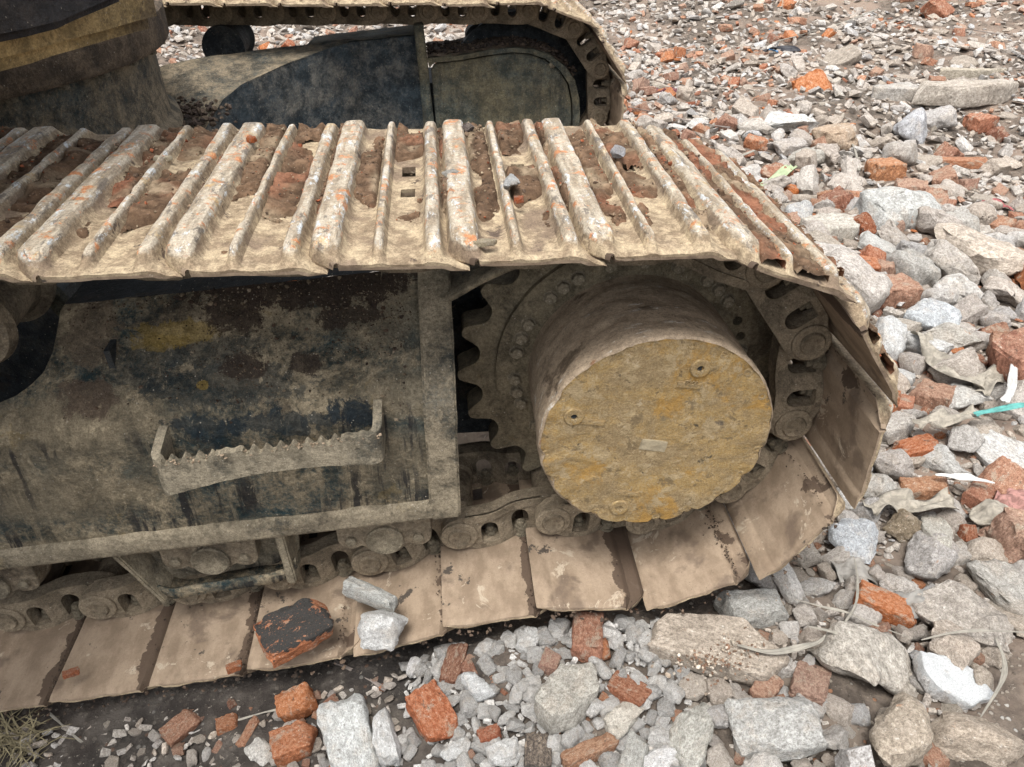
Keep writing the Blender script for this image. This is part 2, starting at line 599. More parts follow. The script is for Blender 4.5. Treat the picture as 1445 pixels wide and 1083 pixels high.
M_FACE = mat_drive_face()
M_DRUM = mat_drive_side()


def mat_rock(name, brick, stuff):
    t = NT(name)
    v = t.coords(True)
    if stuff:
        base = t.attr('tint', 'Color')
    else:
        oi = t.n('ShaderNodeObjectInfo')
        base = oi.outputs['Color']
        sz = t.n('ShaderNodeVectorMath', operation='SCALE')
    S1, S2, S3 = (26, 90, 420) if stuff else (3.0, 11, 52)
    if not stuff:
        # object space is unit sized; keep grain in proportion to the piece
        pass
    big = t.noise(v, S1 * .5, 4, .6, .3)
    mid = t.noise(v, S2 * .6, 6, .72, .2)
    fine = t.noise(v, S3 * .7, 4, .75)
    if brick:
        c = t.mix(t.ramp(mid, .36, .66), t.mix(1.0, base, (.62, .55, .52), 'MULTIPLY'), t.mix(1.0, base, (1.25, 1.2, 1.15), 'MULTIPLY'))
        m = t.ramp(t.math('ADD', t.math('MULTIPLY', big, .7), t.math('MULTIPLY', mid, .35)), .555, .66)
        c = t.mix(t.math('MULTIPLY', m, .85), c, t.mix(t.ramp(fine, .4, .62), (.32, .25, .185), (.50, .43, .35)))
        dz = t.ramp(t.up(), .25, .95)
        c = t.mix(t.math('MULTIPLY', t.math('MULTIPLY', dz, t.ramp(mid, .40, .62)), .45), c, (.33, .25, .18))
        d = t.ramp(t.noise(v, S1 * .8, 5, .7, .5), .61, .69)
        c = t.mix(t.math('MULTIPLY', d, .8), c, (.105, .085, .07))
    else:
        c = t.mix(t.ramp(mid, .34, .68), t.mix(1.0, base, (.70, .68, .66), 'MULTIPLY'), t.mix(1.0, base, (1.22, 1.21, 1.20), 'MULTIPLY'))
        m = t.ramp(t.math('ADD', t.math('MULTIPLY', big, .6), t.math('MULTIPLY', mid, .4)), .50, .60)
        c = t.mix(t.math('MULTIPLY', m, .45), c, (.40, .345, .285))
        d = t.ramp(t.noise(v, S1 * 1.1, 7, .78, .4), .58, .66)
        c = t.mix(t.math('MULTIPLY', d, .70), c, (.15, .13, .11))
        d = t.ramp(t.noise(v, S1 * .9, 5, .7, .4), .66, .71)
        c = t.mix(t.math('MULTIPLY', d, .55), c, (.42, .22, .12))
    f2 = t.noise(v, S3 * 1.1, 4, .8)
    g2 = t.noise(v, S2 * 1.9, 5, .75)
    gm = t.math('ADD', t.math('MULTIPLY', f2, .45), t.math('MULTIPLY', g2, .55))
    c = t.mix(1.0, c, t.mix(t.ramp(gm, .36, .64), (.52, .50, .475), (1.30, 1.30, 1.29)), 'MULTIPLY')
    sp = t.math('MULTIPLY', t.ramp(t.vor(v, S2 * 1.6), .12, .28, True), t.ramp(fine, .48, .6))
    c = t.mix(t.math('MULTIPLY', sp, .8), c, (.10, .085, .07))
    sp = t.math('MULTIPLY', t.ramp(t.vor(v, S2 * 1.1), .12, .28, True), t.ramp(mid, .5, .6))
    c = t.mix(t.math('MULTIPLY', sp, .7), c, (.66, .63, .57))
    bu = t.math('ADD', t.math('ADD', t.math('MULTIPLY', mid, 1.0), t.math('MULTIPLY', g2, .6)), t.math('MULTIPLY', fine, .5))
    return t.done(c, .93, bu, .9, .006, 0, .2)


def mat_coat(name, brick, col, lo):
    """a piece with one face still carrying its old coat (tar or whitewash)"""
    m = mat_rock(name, brick, False)
    nt_ = m.node_tree
    bs = [n for n in nt_.nodes if n.type == 'BSDF_PRINCIPLED'][0]
    src = bs.inputs['Base Color'].links[0].from_socket
    t = NT.__new__(NT); t.m, t.t = m, nt_
    tc = t.n('ShaderNodeTexCoord')
    sp = t.n('ShaderNodeSeparateXYZ'); t.l(tc.outputs['Object'], sp.inputs[0])
    nz = t.noise(tc.outputs['Object'], 3.0, 6, .7, .3)
    f = t.math('ADD', sp.outputs['Z'], t.math('MULTIPLY', t.math('SUBTRACT', nz, .5), 1.3))
    f = t.math('MULTIPLY', t.ramp(f, lo, lo + .05), t.ramp(t.noise(tc.outputs['Object'], 16, 5, .75), .66, .60))
    g = t.mix(t.ramp(t.noise(tc.outputs['Object'], 40, 4, .8), .35, .65), tuple(x * .7 for x in col), tuple(min(1, x * 1.15) for x in col))
    t.l(t.mix(f, src, g), bs.inputs['Base Color'])
    return m


M_TAR = mat_coat('tarred_brick', True, (.055, .052, .048), .16)
M_WHITEWASH = mat_coat('whitewashed_stone', False, (.60, .61, .605), .0)
M_BRICK = mat_rock('brick_clay', True, False)
M_STONE = mat_rock('broken_concrete', False, False)
M_BRICK_S = mat_rock('brick_rubble', True, True)
M_STONE_S = mat_rock('stone_rubble', False, True)


def mat_ground():
    t = NT('rubble_soil')
    v = t.coords(False)
    big = t.noise(v, 1.7, 5, .6, .2)
    mid = t.noise(v, 14, 6, .7)
    fine = t.noise(v, 120, 5, .75)
    c = t.mix(t.ramp(mid, .35, .66), (.065, .053, .043), (.185, .150, .120))
    c = t.mix(t.ramp(big, .45, .62), c, (.25, .19, .148))
    sp = t.n('ShaderNodeSeparateXYZ'); t.l(v, sp.inputs[0])
    # the black trodden soil by the near edge of the tracks
    d = t.math('MULTIPLY', t.ramp(t.math('ADD', sp.outputs['X'], t.math('MULTIPLY', mid, .5)), .25, -.15), t.ramp(sp.outputs['Y'], .4, .1))
    c = t.mix(t.math('MULTIPLY', d, .9), c, t.mix(t.ramp(mid, .4, .65), (.028, .025, .023), (.085, .076, .066)))
    nd = t.n('ShaderNodeTexVoronoi'); t.l(v, nd.inputs['Vector']); nd.inputs['Scale'].default_value = 85
    cr = t.n('ShaderNodeValToRGB'); cr.color_ramp.interpolation = 'CONSTANT'
    e = cr.color_ramp.elements
    e[0].position = 0; e[0].color = (.12, .095, .075, 1)
    e[1].position = .35; e[1].color = (.30, .26, .21, 1)
    for p, k in ((.55, (.33, .30, .255, 1)), (.72, (.30, .15, .085, 1)), (.84, (.20, .165, .13, 1)), (.95, (.45, .43, .39, 1))):
        q = e.new(p); q.color = k
    hsx = t.n('ShaderNodeSeparateColor'); t.l(nd.outputs['Color'], hsx.inputs[0])
    t.l(hsx.outputs[0], cr.inputs[0])
    g = t.math('MULTIPLY', t.ramp(t.math('ADD', nd.outputs['Distance'], t.math('MULTIPLY', t.math('SUBTRACT', fine, .5), .5)), .30, .40, True), t.ramp(hsx.outputs[1], .50, .55))
    g = t.math('MULTIPLY', g, .75)
    g = t.math('MULTIPLY', g, t.math('SUBTRACT', 1.0, t.math('MULTIPLY', d, .75)))
    c = t.mix(g, c, cr.outputs[0])
    c = t.mix(t.ramp(fine, .62, .7), c, (.40, .36, .30))
    bu = t.math('ADD', t.math('ADD', t.math('MULTIPLY', mid, .9), t.math('MULTIPLY', fine, .5)), t.math('MULTIPLY', g, .6))
    return t.done(c, .95, bu, .9, .012, 0, .15)


M_GROUND = mat_ground()


def mat_mud():
    t = NT('clod_soil')
    v = t.coords(False)
    base = t.attr('tint', 'Color')
    mid = t.noise(v, 60, 5, .7)
    fine = t.noise(v, 300, 4, .75)
    c = t.mix(t.ramp(mid, .35, .65), t.mix(1.0, base, (.6, .58, .56), 'MULTIPLY'), t.mix(1.0, base, (1.2, 1.2, 1.2), 'MULTIPLY'))
    c = t.mix(t.ramp(fine, .63, .70), c, (.36, .30, .22))
    bu = t.math('ADD', t.math('MULTIPLY', mid, .8), t.math('MULTIPLY', fine, .6))
    return t.done(c, .95, bu, .9, .004, 0, .15)


M_MUD = mat_mud()


def mat_plain(name, col, var=.25, rough=.7, spec=.3, sc=30, wrinkle=0.0):
    t = NT(name)
    v = t.coords(True)
    mid = t.noise(v, sc, 5, .65, wrinkle)
    fine = t.noise(v, sc * 7, 4, .7)
    c = t.mix(t.ramp(mid, .35, .65), tuple(x * (1 - var) for x in col), tuple(min(1, x * (1 + var * .5)) for x in col))
    c = t.mix(t.ramp(fine, .62, .72), c, (.25, .21, .16))
    return t.done(c, rough, t.math('ADD', mid, t.math('MULTIPLY', fine, .4)), .5, .004, 0, spec)


# ------------------------------------------------------------------ the ground sheet
def build_ground():
    def axis(lo, hi, fine_lo, fine_hi, step):
        a = list(np.arange(fine_lo, fine_hi, step))
        s, p = step, fine_hi
        while p < hi:
            a.append(p); s *= 1.10; p += s
        a.append(hi)
        s, p = step, fine_lo - step
        b = []
        while p > lo:
            b.append(p); s *= 1.10; p -= s
        b.append(lo)
        return np.array(b[::-1] + a)
    xs = axis(-150, 150, -3.0, 6.5, .028)
    ys = axis(-150, 150, -1.0, 7.5, .028)
    X, Y = np.meshgrid(xs, ys, indexing='ij')
    Z = ground_z(X, Y)
    P = np.stack([X, Y, 0 * X], -1).reshape(-1, 3)
    Z = Z + (0.014 * fbm(P / .11, 3, 9)).reshape(X.shape)
    V = np.stack([X, Y, Z], -1).reshape(-1, 3)
    nx, ny = X.shape
    I = np.arange(nx * ny).reshape(nx, ny)
    a, b, c, d = I[:-1, :-1].ravel(), I[1:, :-1].ravel(), I[1:, 1:].ravel(), I[:-1, 1:].ravel()
    T = np.concatenate([np.stack([a, b, c], -1), np.stack([a, c, d], -1)])
    o = obj('ground', fast_mesh('ground', V, T, smooth=True), M_GROUND)
    tag(o, 'grey brown trodden soil under the broken brick rubble', 'ground', kind='structure')


build_ground()
# ------------------------------------------------------------------ the excavator
ROOTZ = -0.46
ROOT = empty('excavator', (0, 0, ROOTZ))
tag(ROOT, 'muddy crawler excavator with dark frame, ochre drive hub and two steel tracks', 'excavator')
PINV = Matrix.Translation((0, 0, -ROOTZ))


def under_root(o):
    o.parent = ROOT
    o.matrix_parent_inverse = PINV
    return o


def part(name):
    return under_root(empty(name))


# ---- one track shoe: three grousers, overlap lip, two clean-out holes
def shoe_profile():
    top = [(-.094, .005), (-.0925, .012), (-.090, .024), (-.087, .0325), (-.083, .036), (-.076, .0368), (-.068, .037), (-.060, .0368), (-.054, .0355), (-.0505, .031), (-.0475, .022), (-.044, .0145), (-.039, .0118),
           (-.030, .0115), (-.020, .0115), (-.013, .012), (-.0070, .015), (-.0050, .022), (-.0032, .0295), (-.001, .0325), (.003, .0332), (.0062, .0325), (.0083, .0295), (.0103, .022), (.0130, .015), (.020, .012),
           (.027, .0115), (.034, .0115), (.042, .0115), (.050, .0115), (.058, .012), (.0625, .015), (.0655, .023), (.068, .0305), (.0715, .0338), (.077, .0342), (.083, .0335), (.0865, .030), (.089, .022), (.0915, .015), (.095, .0115),
           (.100, .009), (.105, .0055), (.111, .003), (.117, .002), (.1225, .0012), (.1255, -.001)]
    bot = []
    for u, wv in top:
        if u < -.05: b = .011 * min(1, max(0, (-.056 - u) / .010))
        elif u > .090: b = -.0045 * min(1, (u - .088) / .012)
        else: b = 0.0
        bot.append((u, min(b, wv - .0035)))
    return top, bot


def make_shoe(seed, holes=True):
    top, bot = shoe_profile()
    HW = .303
    ys = np.concatenate([[-HW, -HW + .004, -HW + .010, -HW + .018, -HW + .027, -HW + .036], np.linspace(-HW + .05, HW - .05, 44), [HW - .036, HW - .027, HW - .018, HW - .010, HW - .004, HW]])
    nu, ny = len(top), len(ys)
    U = np.array([p[0] for p in top])
    holes_uy = [(.024, .054, .026, .074), (.024, .054, -.066, -.028)] if holes else []
    cell = np.ones((nu - 1, ny - 1), bool)
    for i in range(nu - 1):
        for j in range(ny - 1):
            uc, yc = (U[i] + U[i + 1]) / 2, (ys[j] + ys[j + 1]) / 2
            for (a, b, c, d) in holes_uy:
                if a < uc < b and c < yc < d: cell[i, j] = False
    V, cr, inn, seam = [], [], [], []
    for side, prof in ((0, top), (1, bot)):
        for i in range(nu):
            for j in range(ny):
                u, wv = prof[i]
                y = ys[j]
                e = min(1.0, max(0.0, (HW - abs(y)) / .034))
                e = e * e * (3 - 2 * e)
                h = wv
                if side == 0 and wv > .0115 and u < .1:
                    h = .0115 + (wv - .0115) * (.10 + .90 * e)
                if abs(y) > HW - .006: h = h + (-.002 if side == 0 else .002)
                cham = max(0.0, (abs(y) - (HW - .034)) / .034)
                uu = u + .036 * cham ** 1.3 * max(0.0, min(1.0, (-.050 - u) / .04))
                V.append((uu, y, h))
                cr.append((wv - .0115) / .022 * (.3 + .7 * e) if side == 0 and u < .1 else 0.0)
                inn.append(float(side))
                seam.append(max(0.0, min(1.0, (-.020 - u) / .045)) if side else 0.0)
    V = np.array(V)
    P = V + seed * 7.7
    d = .0010 * fbm(P / .05, 2, seed) + .0011 * fbm(P * np.array([1, .35, 1]) / .018, 2, seed + 5)
    wear = np.clip(np.array(cr), 0, 1)
    dent = np.clip(fbm(P * np.array([.6, 1, .6]) / .035, 2, seed + 9) - .25, 0, 1)
    top_mask = np.array(inn) < .5
    V[:, 2] += np.where(top_mask, d - .005 * dent * wear, d * .35)
    V[:, 0] += .0012 * fbm(P * np.array([.2, 1, .2]) / .04, 3, seed + 3) * (.3 + wear)
    edge = np.abs(V[:, 1]) > HW - .012
    V[:, 1] += np.where(edge, .0018 * fbm(P * np.array([1, .1, .3]) / .03, 3, seed + 13), 0)
    V[:, 2] += .0025 * np.sin(3.3 * V[:, 1] + seed) * np.clip((V[:, 0] - .09) / .03, 0, 1)
    n0 = nu * ny
    I = lambda s, i, j: s * n0 + i * ny + j
    F = []
    for i in range(nu - 1):
        for j in range(ny - 1):
            if not cell[i, j]: continue
            F.append((I(0, i, j), I(0, i + 1, j), I(0, i + 1, j + 1), I(0, i, j + 1)))
            F.append((I(1, i, j), I(1, i, j + 1), I(1, i + 1, j + 1), I(1, i + 1, j)))
            for (di, dj, p, q) in ((-1, 0, (i, j + 1), (i, j)), (1, 0, (i + 1, j), (i + 1, j + 1)), (0, -1, (i, j), (i + 1, j)), (0, 1, (i + 1, j + 1), (i, j + 1))):
                a, b = i + di, j + dj
                if 0 <= a < nu - 1 and 0 <= b < ny - 1 and cell[a, b]: continue
                F.append((I(0, *q), I(0, *p), I(1, *p), I(1, *q)))
    me = mesh('track_shoe', V, F)
    for nm, arr in (('crest', cr), ('inner', inn), ('seam', seam)):
        at = me.attributes.new(nm, 'FLOAT', 'POINT')
        at.data.foreach_set('value', np.array(arr, dtype=np.float32))
    bm = bmesh.new(); bm.from_mesh(me)
    bmesh.ops.recalc_face_normals(bm, faces=bm.faces)
    bm.to_mesh(me); bm.free()
    me.shade_smooth(); me.set_sharp_from_angle(angle=math.radians(38))
    me.materials.append(M_SHOE)
    return me


SHOES = [make_shoe(k) for k in range(5)]


# ---- one chain link (side bar), with its two bolt windows
def smoothpath(pts, r=3):
    out = []
    n = len(pts)
    for i in range(n):
        p0, p1, p2 = Vector(pts[i - 1]), Vector(pts[i]), Vector(pts[(i + 1) % n])
        d0, d1 = (p0 - p1), (p2 - p1)
        k = min(.010, d0.length * .4, d1.length * .4)
        a, b = p1 + d0.normalized() * k, p1 + d1.normalized() * k
        for t in np.linspace(0, 1, r):
            q = a * (1 - t) ** 2 + p1 * 2 * t * (1 - t) + b * t * t
            out.append((q.x, q.y))
    return out


def make_link(sgn):
    b = MB()
    out = [(-.132, -.018), (-.118, -.036), (-.09, -.047), (.09, -.047), (.118, -.036), (.132, -.012), (.130, .018), (.112, .034), (.082, .038), (.066, .047), (-.052, .047), (-.072, .040), (-.112, .034), (-.130, .016)]
    win = []
    for u0 in (-.030, .034):
        win.append([(u0 + .0175 * math.cos(a), -.003 + .020 * math.sin(a)) for a in np.linspace(math.pi, 2 * math.pi, 9)] + [(u0 + .0175, .034), (u0 - .0175, .034)])
    sh = lambda u, v: sgn * (.013 * math.tanh((u) / .022))
    y0, y1 = (-.104, -.072) if sgn < 0 else (.072, .104)
    b.prism_y([smoothpath(out)] + win, y0, y1)
    def sheared(me):
        bm = bmesh.new(); bm.from_mesh(me)
        bmesh.ops.recalc_face_normals(bm, faces=bm.faces)
        for uu in (-.045, -.03, -.02, -.01, 0, .01, .02, .03, .045):
            bmesh.ops.bisect_plane(bm, geom=bm.verts[:] + bm.edges[:] + bm.faces[:], plane_co=(uu, 0, 0), plane_no=(1, 0, 0))
        for v in bm.verts: v.co.y += sh(v.co.x, 0)
        bm.to_mesh(me); bm.free()
    me = mesh('chain_link', b.V, b.F)
    sheared(me)
    # boss and rail step, proud of the bar
    b2 = MB()
    s = -1 if sgn < 0 else 1
    for uc in (.095,):
        y = s * .104 + sh(uc, 0)
        b2.lathe_y([(y - s * .01, .038), (y + s * .004, .037), (y + s * .006, .034)], 22, uc, 0)
    y = s * .104
    b3 = MB()
    b3.prism_y([smoothpath([(-.085, -.047), (.085, -.047), (.075, -.030), (-.075, -.030)])], y - .004, y + .004)
    me2 = mesh('x', b2.V, b2.F)
    me3 = mesh('y', b3.V, b3.F)
    sheared(me3)
    bm = bmesh.new(); bm.from_mesh(me); bm.from_mesh(me2); bm.from_mesh(me3)
    bpy.data.meshes.remove(me3)
    ed = [e for e in bm.edges if e.is_manifold and e.calc_face_angle(0) > .9]
    bmesh.ops.bevel(bm, geom=ed, offset=.0022, segments=2, affect='EDGES', clamp_overlap=True)
    bmesh.ops.recalc_face_normals(bm, faces=bm.faces)
    bm.to_mesh(me); bm.free()
    bpy.data.meshes.remove(me2)
    me.shade_smooth(); me.set_sharp_from_angle(angle=math.radians(42))
    me.materials.append(M_LINK)
    return me


LINK_N, LINK_F = make_link(-1), make_link(1)


def tmp_mesh(b, m, sm=40, bev=0.0):
    me = mesh('m', b.V, b.F)
    bm = bmesh.new(); bm.from_mesh(me)
    bmesh.ops.recalc_face_normals(bm, faces=bm.faces)
    if bev:
        ed = [e for e in bm.edges if e.is_manifold and e.calc_face_angle(0) > .6]
        bmesh.ops.bevel(bm, geom=ed, offset=bev, segments=2, affect='EDGES', clamp_overlap=True)
    bm.to_mesh(me); bm.free()
    me.shade_smooth(); me.set_sharp_from_angle(angle=math.radians(sm))
    me.materials.append(m)
    return me


# link bolt: hex nut with the thread end standing out of it, axis along local z
def bolt_me():
    b = MB()
    def cyl(r, z0, z1, n, a0=0):
        V = [(r * math.cos(a0 + 2 * math.pi * k / n), r * math.sin(a0 + 2 * math.pi * k / n), z) for z in (z0, z1) for k in range(n)]
        F = [(k, (k + 1) % n, n + (k + 1) % n, n + k) for k in range(n)] + [tuple(reversed(range(n))), tuple(range(n, 2 * n))]
        b.add(V, F)
    cyl(.0135, .012, .034, 6); cyl(.0165, .030, .036, 16); cyl(.0085, .002, .014, 12)
    return tmp_mesh(b, M_BOLT, 35, .0012)


BOLT = bolt_me()


def pin_me():
    b = MB()
    b.lathe_y([(-.126, .016), (-.128, .021), (-.124, .024), (-.100, .024), (-.06, .0305), (.06, .0305), (.100, .024), (.124, .024), (.128, .021)], 22)
    return tmp_mesh(b, M_LINK, 40)


PIN = pin_me()

A0 = 19.5
RP = .322


def track_pins(xmin=-2.3):
    P = []
    for k in range(2, -4, -1):
        a = math.radians(A0 + 34.3 * k)
        P.append((RP * math.cos(a), RP * math.sin(a)))
    x0, z0 = P[0]
    L = []
    k = 1
    while x0 - .19 * k > xmin:
        L.append((x0 - .19 * k, z0 + .0006 * k)); k += 1
    P = L[::-1] + P
    P += [(-.153, -.304), (-.347, -.330), (-.536, -.392), (-.727, -.420), (-.918, -.447), (-1.108, -.474), (-1.298, -.494), (-1.487, -.512), (-1.677, -.528), (-1.866, -.54), (-2.056, -.55), (-2.246, -.56)]
    return P


def lift(u):
    return 0.0


def build_track(yc, near):
    T = part('crawler_track')
    P = track_pins()
    rr = np.random.default_rng(3 if near else 4)
    for i in range(len(P) - 1):
        (xa, za), (xb, zb) = P[i], P[i + 1]
        L = math.hypot(xb - xa, zb - za)
        dx, dz = (xb - xa) / L, (zb - za) / L
        th = math.atan2(-dz, dx)
        mx, mz = (xa + xb) / 2, (za + zb) / 2
        sc = (L / .19, 1, 1)
        q = Euler((0, th, 0))
        for me in (LINK_N, LINK_F):
            obj('chain_link', me, None, T, (mx, yc, mz), q, sc)
        # the shoe sits a little behind the middle of the link
        ou = .020
        sx, sz = mx + ou * dx - .0475 * dz, mz + ou * dz + .0475 * dx
        j = Euler((float(rr.normal(0, .006)), th + float(rr.normal(0, .008)), float(rr.normal(0, .004))))
        obj('track_shoe', SHOES[i % 5], None, T, (sx, yc + float(rr.normal(0, .002)), sz), j)
        for u0 in (-.030, .034):
            for ys in ((-.088, .088) if near else (-.088,)):
                bx, bz = mx + u0 * dx - .012 * dz, mz + u0 * dz + .012 * dx
                o = obj('link_bolt', BOLT, None, T, (bx, yc + ys, bz), Euler((0, th, 0)))
        obj('track_pin', PIN, None, T, (xa, yc, za), Euler((0, float(rr.uniform(0, 6)), 0)))
    return T


build_track(0.0, True)
FY = 2.08
build_track(FY, False)

# ---- drive sprocket
def build_sprocket(yc, parent):
    b = MB()
    out = []
    N = 21
    for k in range(N):
        c = math.radians(A0 + 34.3 / 2 * 0) + 2 * math.pi * k / N
        st = 2 * math.pi / N
        for f, r in ((-.50, .2935), (-.40, .2945), (-.30, .300), (-.22, .312), (-.15, .326), (-.09, .3345), (0, .3365), (.09, .3345), (.15, .326), (.22, .312), (.30, .300), (.40, .2945)):
            a = c + st / 2 + f * st
            out.append((r * math.cos(a), r * math.sin(a)))
    holes = []
    for d in (23.8, 14.6):
        a = math.radians(d)
        holes.append(circle(.226 * math.cos(a), .226 * math.sin(a), .0095, 14))
    b.prism_y([out] + holes, yc + .006, yc + .066)
    o = b.build('sprocket', M_SPROCKET, parent, 30)
    dense(o, .03, .0012, .03, 3, 2, bevel=.004)
    b = MB()
    ring = circle(0, 0, .262, 96)
    b.prism_y([ring, circle(0, 0, .15, 48)] + holes, yc - .006, yc + .008)
    o2 = b.build('sprocket_ring', M_SPROCKET, parent, 30)
    dense(o2, .03, .0008, .02, 2, 4, bevel=.002)
    bb = MB()
    bb.lathe_y([(.006, .0125), (-.007, .0125), (-.0095, .0115), (-.0095, .007), (-.0085, .006)], 6)
    bb.lathe_y([(.004, .0145), (-.001, .0145)], 18)
    bm_ = tmp_mesh(bb, M_BOLT, 35, .001)
    angs = [37.7, 46.1, 54.3, 70.8, 87.6, 103.5, 119.4, 127.4, 135.3, 152.5, 160.9, 169.1, 184.8, 192.7, 200.4, 217, 225, 233, 250, 258, 266, 284, 292, 300, 317, 325, 333, 350, 358, 6]
    for d in angs:
        a = math.radians(d)
        obj('ring_bolt', bm_, None, parent, (.226 * math.cos(a), yc - .006, .226 * math.sin(a)), Euler((0, random.random() * 3, 0)))


FD = part('final_drive')
build_sprocket(0.0, FD)

# drum
n = 160
prof = [(.004, .1985), (-.02, .1985), (-.06, .200), (-.10, .2005), (-.14, .2015), (-.18, .203), (-.205, .2055), (-.222, .2065), (-.2345, .206), (-.238, .2025)]
yy = []
for (a, ra), (c, rc) in zip(prof[:-1], prof[1:]):
    m_ = max(2, int(abs(a - c) / .006))
    for t in np.linspace(0, 1, m_, endpoint=False): yy.append((a + (c - a) * t, ra + (rc - ra) * t))
yy.append(prof[-1])
V, F = [], []
for (y, r) in yy:
    for k in range(n):
        a = 2 * math.pi * k / n
        V.append((r * math.cos(a), y, r * math.sin(a)))
V = np.array(V)
ang = np.arctan2(V[:, 2], V[:, 0])
rad = np.hypot(V[:, 0], V[:, 2])
q = np.stack([np.cos(ang) * 3, np.sin(ang) * 3, V[:, 1] * 30], -1)
dr = .0016 * fbm(q * 1.5, 4, 21) + .001 * fbm(V / .012, 2, 5)
# chipped mud rim round the bolt pockets
front = np.clip((-.215 - V[:, 1]) / .023, 0, 1)
pock = np.zeros(len(V))
for k in range(20):
    a = math.radians(42.4 + 18 * k)
    dd = (ang - a + math.pi) % (2 * math.pi) - math.pi
    pock = np.maximum(pock, np.exp(-(dd / .05) ** 2) * (.35 + .65 * (math.sin(k * 2.4) > -.3)))
lower = np.clip(.5 - np.sin(ang + .2), 0, 1)
dr -= front * (.0085 * pock * (.12 + .88 * lower) + .0035 * np.clip(fbm(q * 2.2, 3, 8), 0, 1))
V[:, 0] *= (rad + dr) / rad
V[:, 2] *= (rad + dr) / rad
for i in range(len(yy) - 1):
    for k in range(n):
        k2 = (k + 1) % n
        F.append((i * n + k, i * n + k2, (i + 1) * n + k2, (i + 1) * n + k))
drum_rim = V[-n:]
obj('hub_drum', mesh('hub_drum', V, F, 60), M_DRUM, FD)
# flat cover, with shallow pockets and relief
VV, FF = [], []
rings = 34
for i in range(rings + 1):
    s_ = 1 - i / rings
    for k in range(n):
        VV.append(drum_rim[k] * np.array([s_, 1, s_]) if i < rings else np.array([0, -.238, 0]))
VV = np.array(VV)
rr_ = np.hypot(VV[:, 0], VV[:, 2]); aa = np.arctan2(VV[:, 2], VV[:, 0])
dy = .0014 * fbm(VV / .035, 4, 31) + .0007 * fbm(VV / .009, 2, 33)
for k in range(20):
    a = math.radians(42.4 + 18 * k)
    d2 = (VV[:, 0] - .192 * math.cos(a)) ** 2 + (VV[:, 2] - .192 * math.sin(a)) ** 2
    dy += .0035 * np.exp(-d2 / .012 ** 2)
# shallow casting ribs low on the left, as pale arcs
for (cx, cz, r0) in ((-.150, -.085, .055), (-.105, -.13, .045)):
    d = np.abs(np.hypot(VV[:, 0] - cx, VV[:, 2] - cz) - r0)
    dy -= .0022 * np.exp(-(d / .004) ** 2) * (VV[:, 2] > cz)
VV[:, 1] += dy * np.clip((.2065 - rr_) / .004, 0, 1)
for i in range(rings):
    for k in range(n):
        k2 = (k + 1) % n
        FF.append((i * n + k, i * n + k2, (i + 1) * n + k2, (i + 1) * n + k))
obj('hub_cover', mesh('hub_cover', VV, FF, 60), M_FACE, FD)
b = MB(); b.lathe_y([(.004, .0085), (-.0015, .0085), (-.0026, .0072), (-.0024, .0035), (-.001, .003)], 14)
CB = tmp_mesh(b, M_FACE, 35)
for k in range(20):
    a = math.radians(42.4 + 18 * k)
    obj('cover_bolt', CB, None, FD, (.1915 * math.cos(a), -.2335, .1915 * math.sin(a)), Euler((0, k, 0)))
b = MB()
b.lathe_y([(.003, .0175), (-.0025, .0172), (-.0040, .0155), (-.0038, .0062), (.0005, .0058)], 28, caps=False)
PLUG = tmp_mesh(b, M_FACE, 30)
b = MB(); b.lathe_y([(.0015, .0055), (-.0005, .0055)], 6)
PH = tmp_mesh(b, M_DARK, 30)
for d, r in ((68.8, .155), (158.5, .159), (251.7, .166)):
    a = math.radians(d)
    p = (r * math.cos(a), -.2375, r * math.sin(a))
    o = obj('drain_plug', PLUG, None, FD, p)
    obj('plug_socket', PH, None, FD, p)
    # raised casting bar beside each plug
    bb = MB(); bb.box(-.021, .021, -.0025, .003, -.0055, .0055)
    aa_ = math.radians(d + .5)
    o = bb.build('casting_bar', M_FACE, FD, 30, loc=((r - .036) * math.cos(aa_), -.2375, (r - .036) * math.sin(aa_)), rot=Euler((0, math.radians(10), 0)))
    dense(o, .004, .0008, .006, 2, 3, bevel=.001)
fc = bpy.data.curves.new('casting_number', 'FONT')
fc.body = '7200'; fc.size = .0115; fc.extrude = .0012; fc.align_x = 'CENTER'; fc.align_y = 'CENTER'
ftmp = bpy.data.objects.new('tmp', fc); C.objects.link(ftmp)
bpy.context.view_layer.update()
fme = bpy.data.meshes.new_from_object(ftmp.evaluated_get(bpy.context.evaluated_depsgraph_get()))
bpy.data.objects.remove(ftmp)
obj('casting_number', fme, M_FACE, FD, (.045, -.2402, .117), Euler((math.radians(90), math.radians(10), 0)))
bb = MB(); bb.box(-.024, .024, -.0012, .003, -.0115, .0115)
o = bb.build('name_plate', mat_plain('plate_metal', (.34, .285, .19), .2, .7, .3, 90), FD, 30, loc=(-.004, -.2385, -.014), rot=Euler((0, math.radians(12), 0)))
dense(o, .005, .0006, .008, 2, 6, bevel=.001)
# gearbox behind the sprocket
b = MB(); b.lathe_y([(.066, .22), (.12, .22), (.16, .19), (.24, .19), (.25, .15)], 48)
b.build('gearbox', M_DARK, FD)

# ---- near track frame: a slanted box beam along x, rising gently to the right
TF = part('track_frame')
X0, X1 = -2.3, -.395
SEC = [(-.176, .111), (-.172, -.128), (-.190, -.136), (-.192, -.172), (-.150, -.175)]  # y, z at x=0


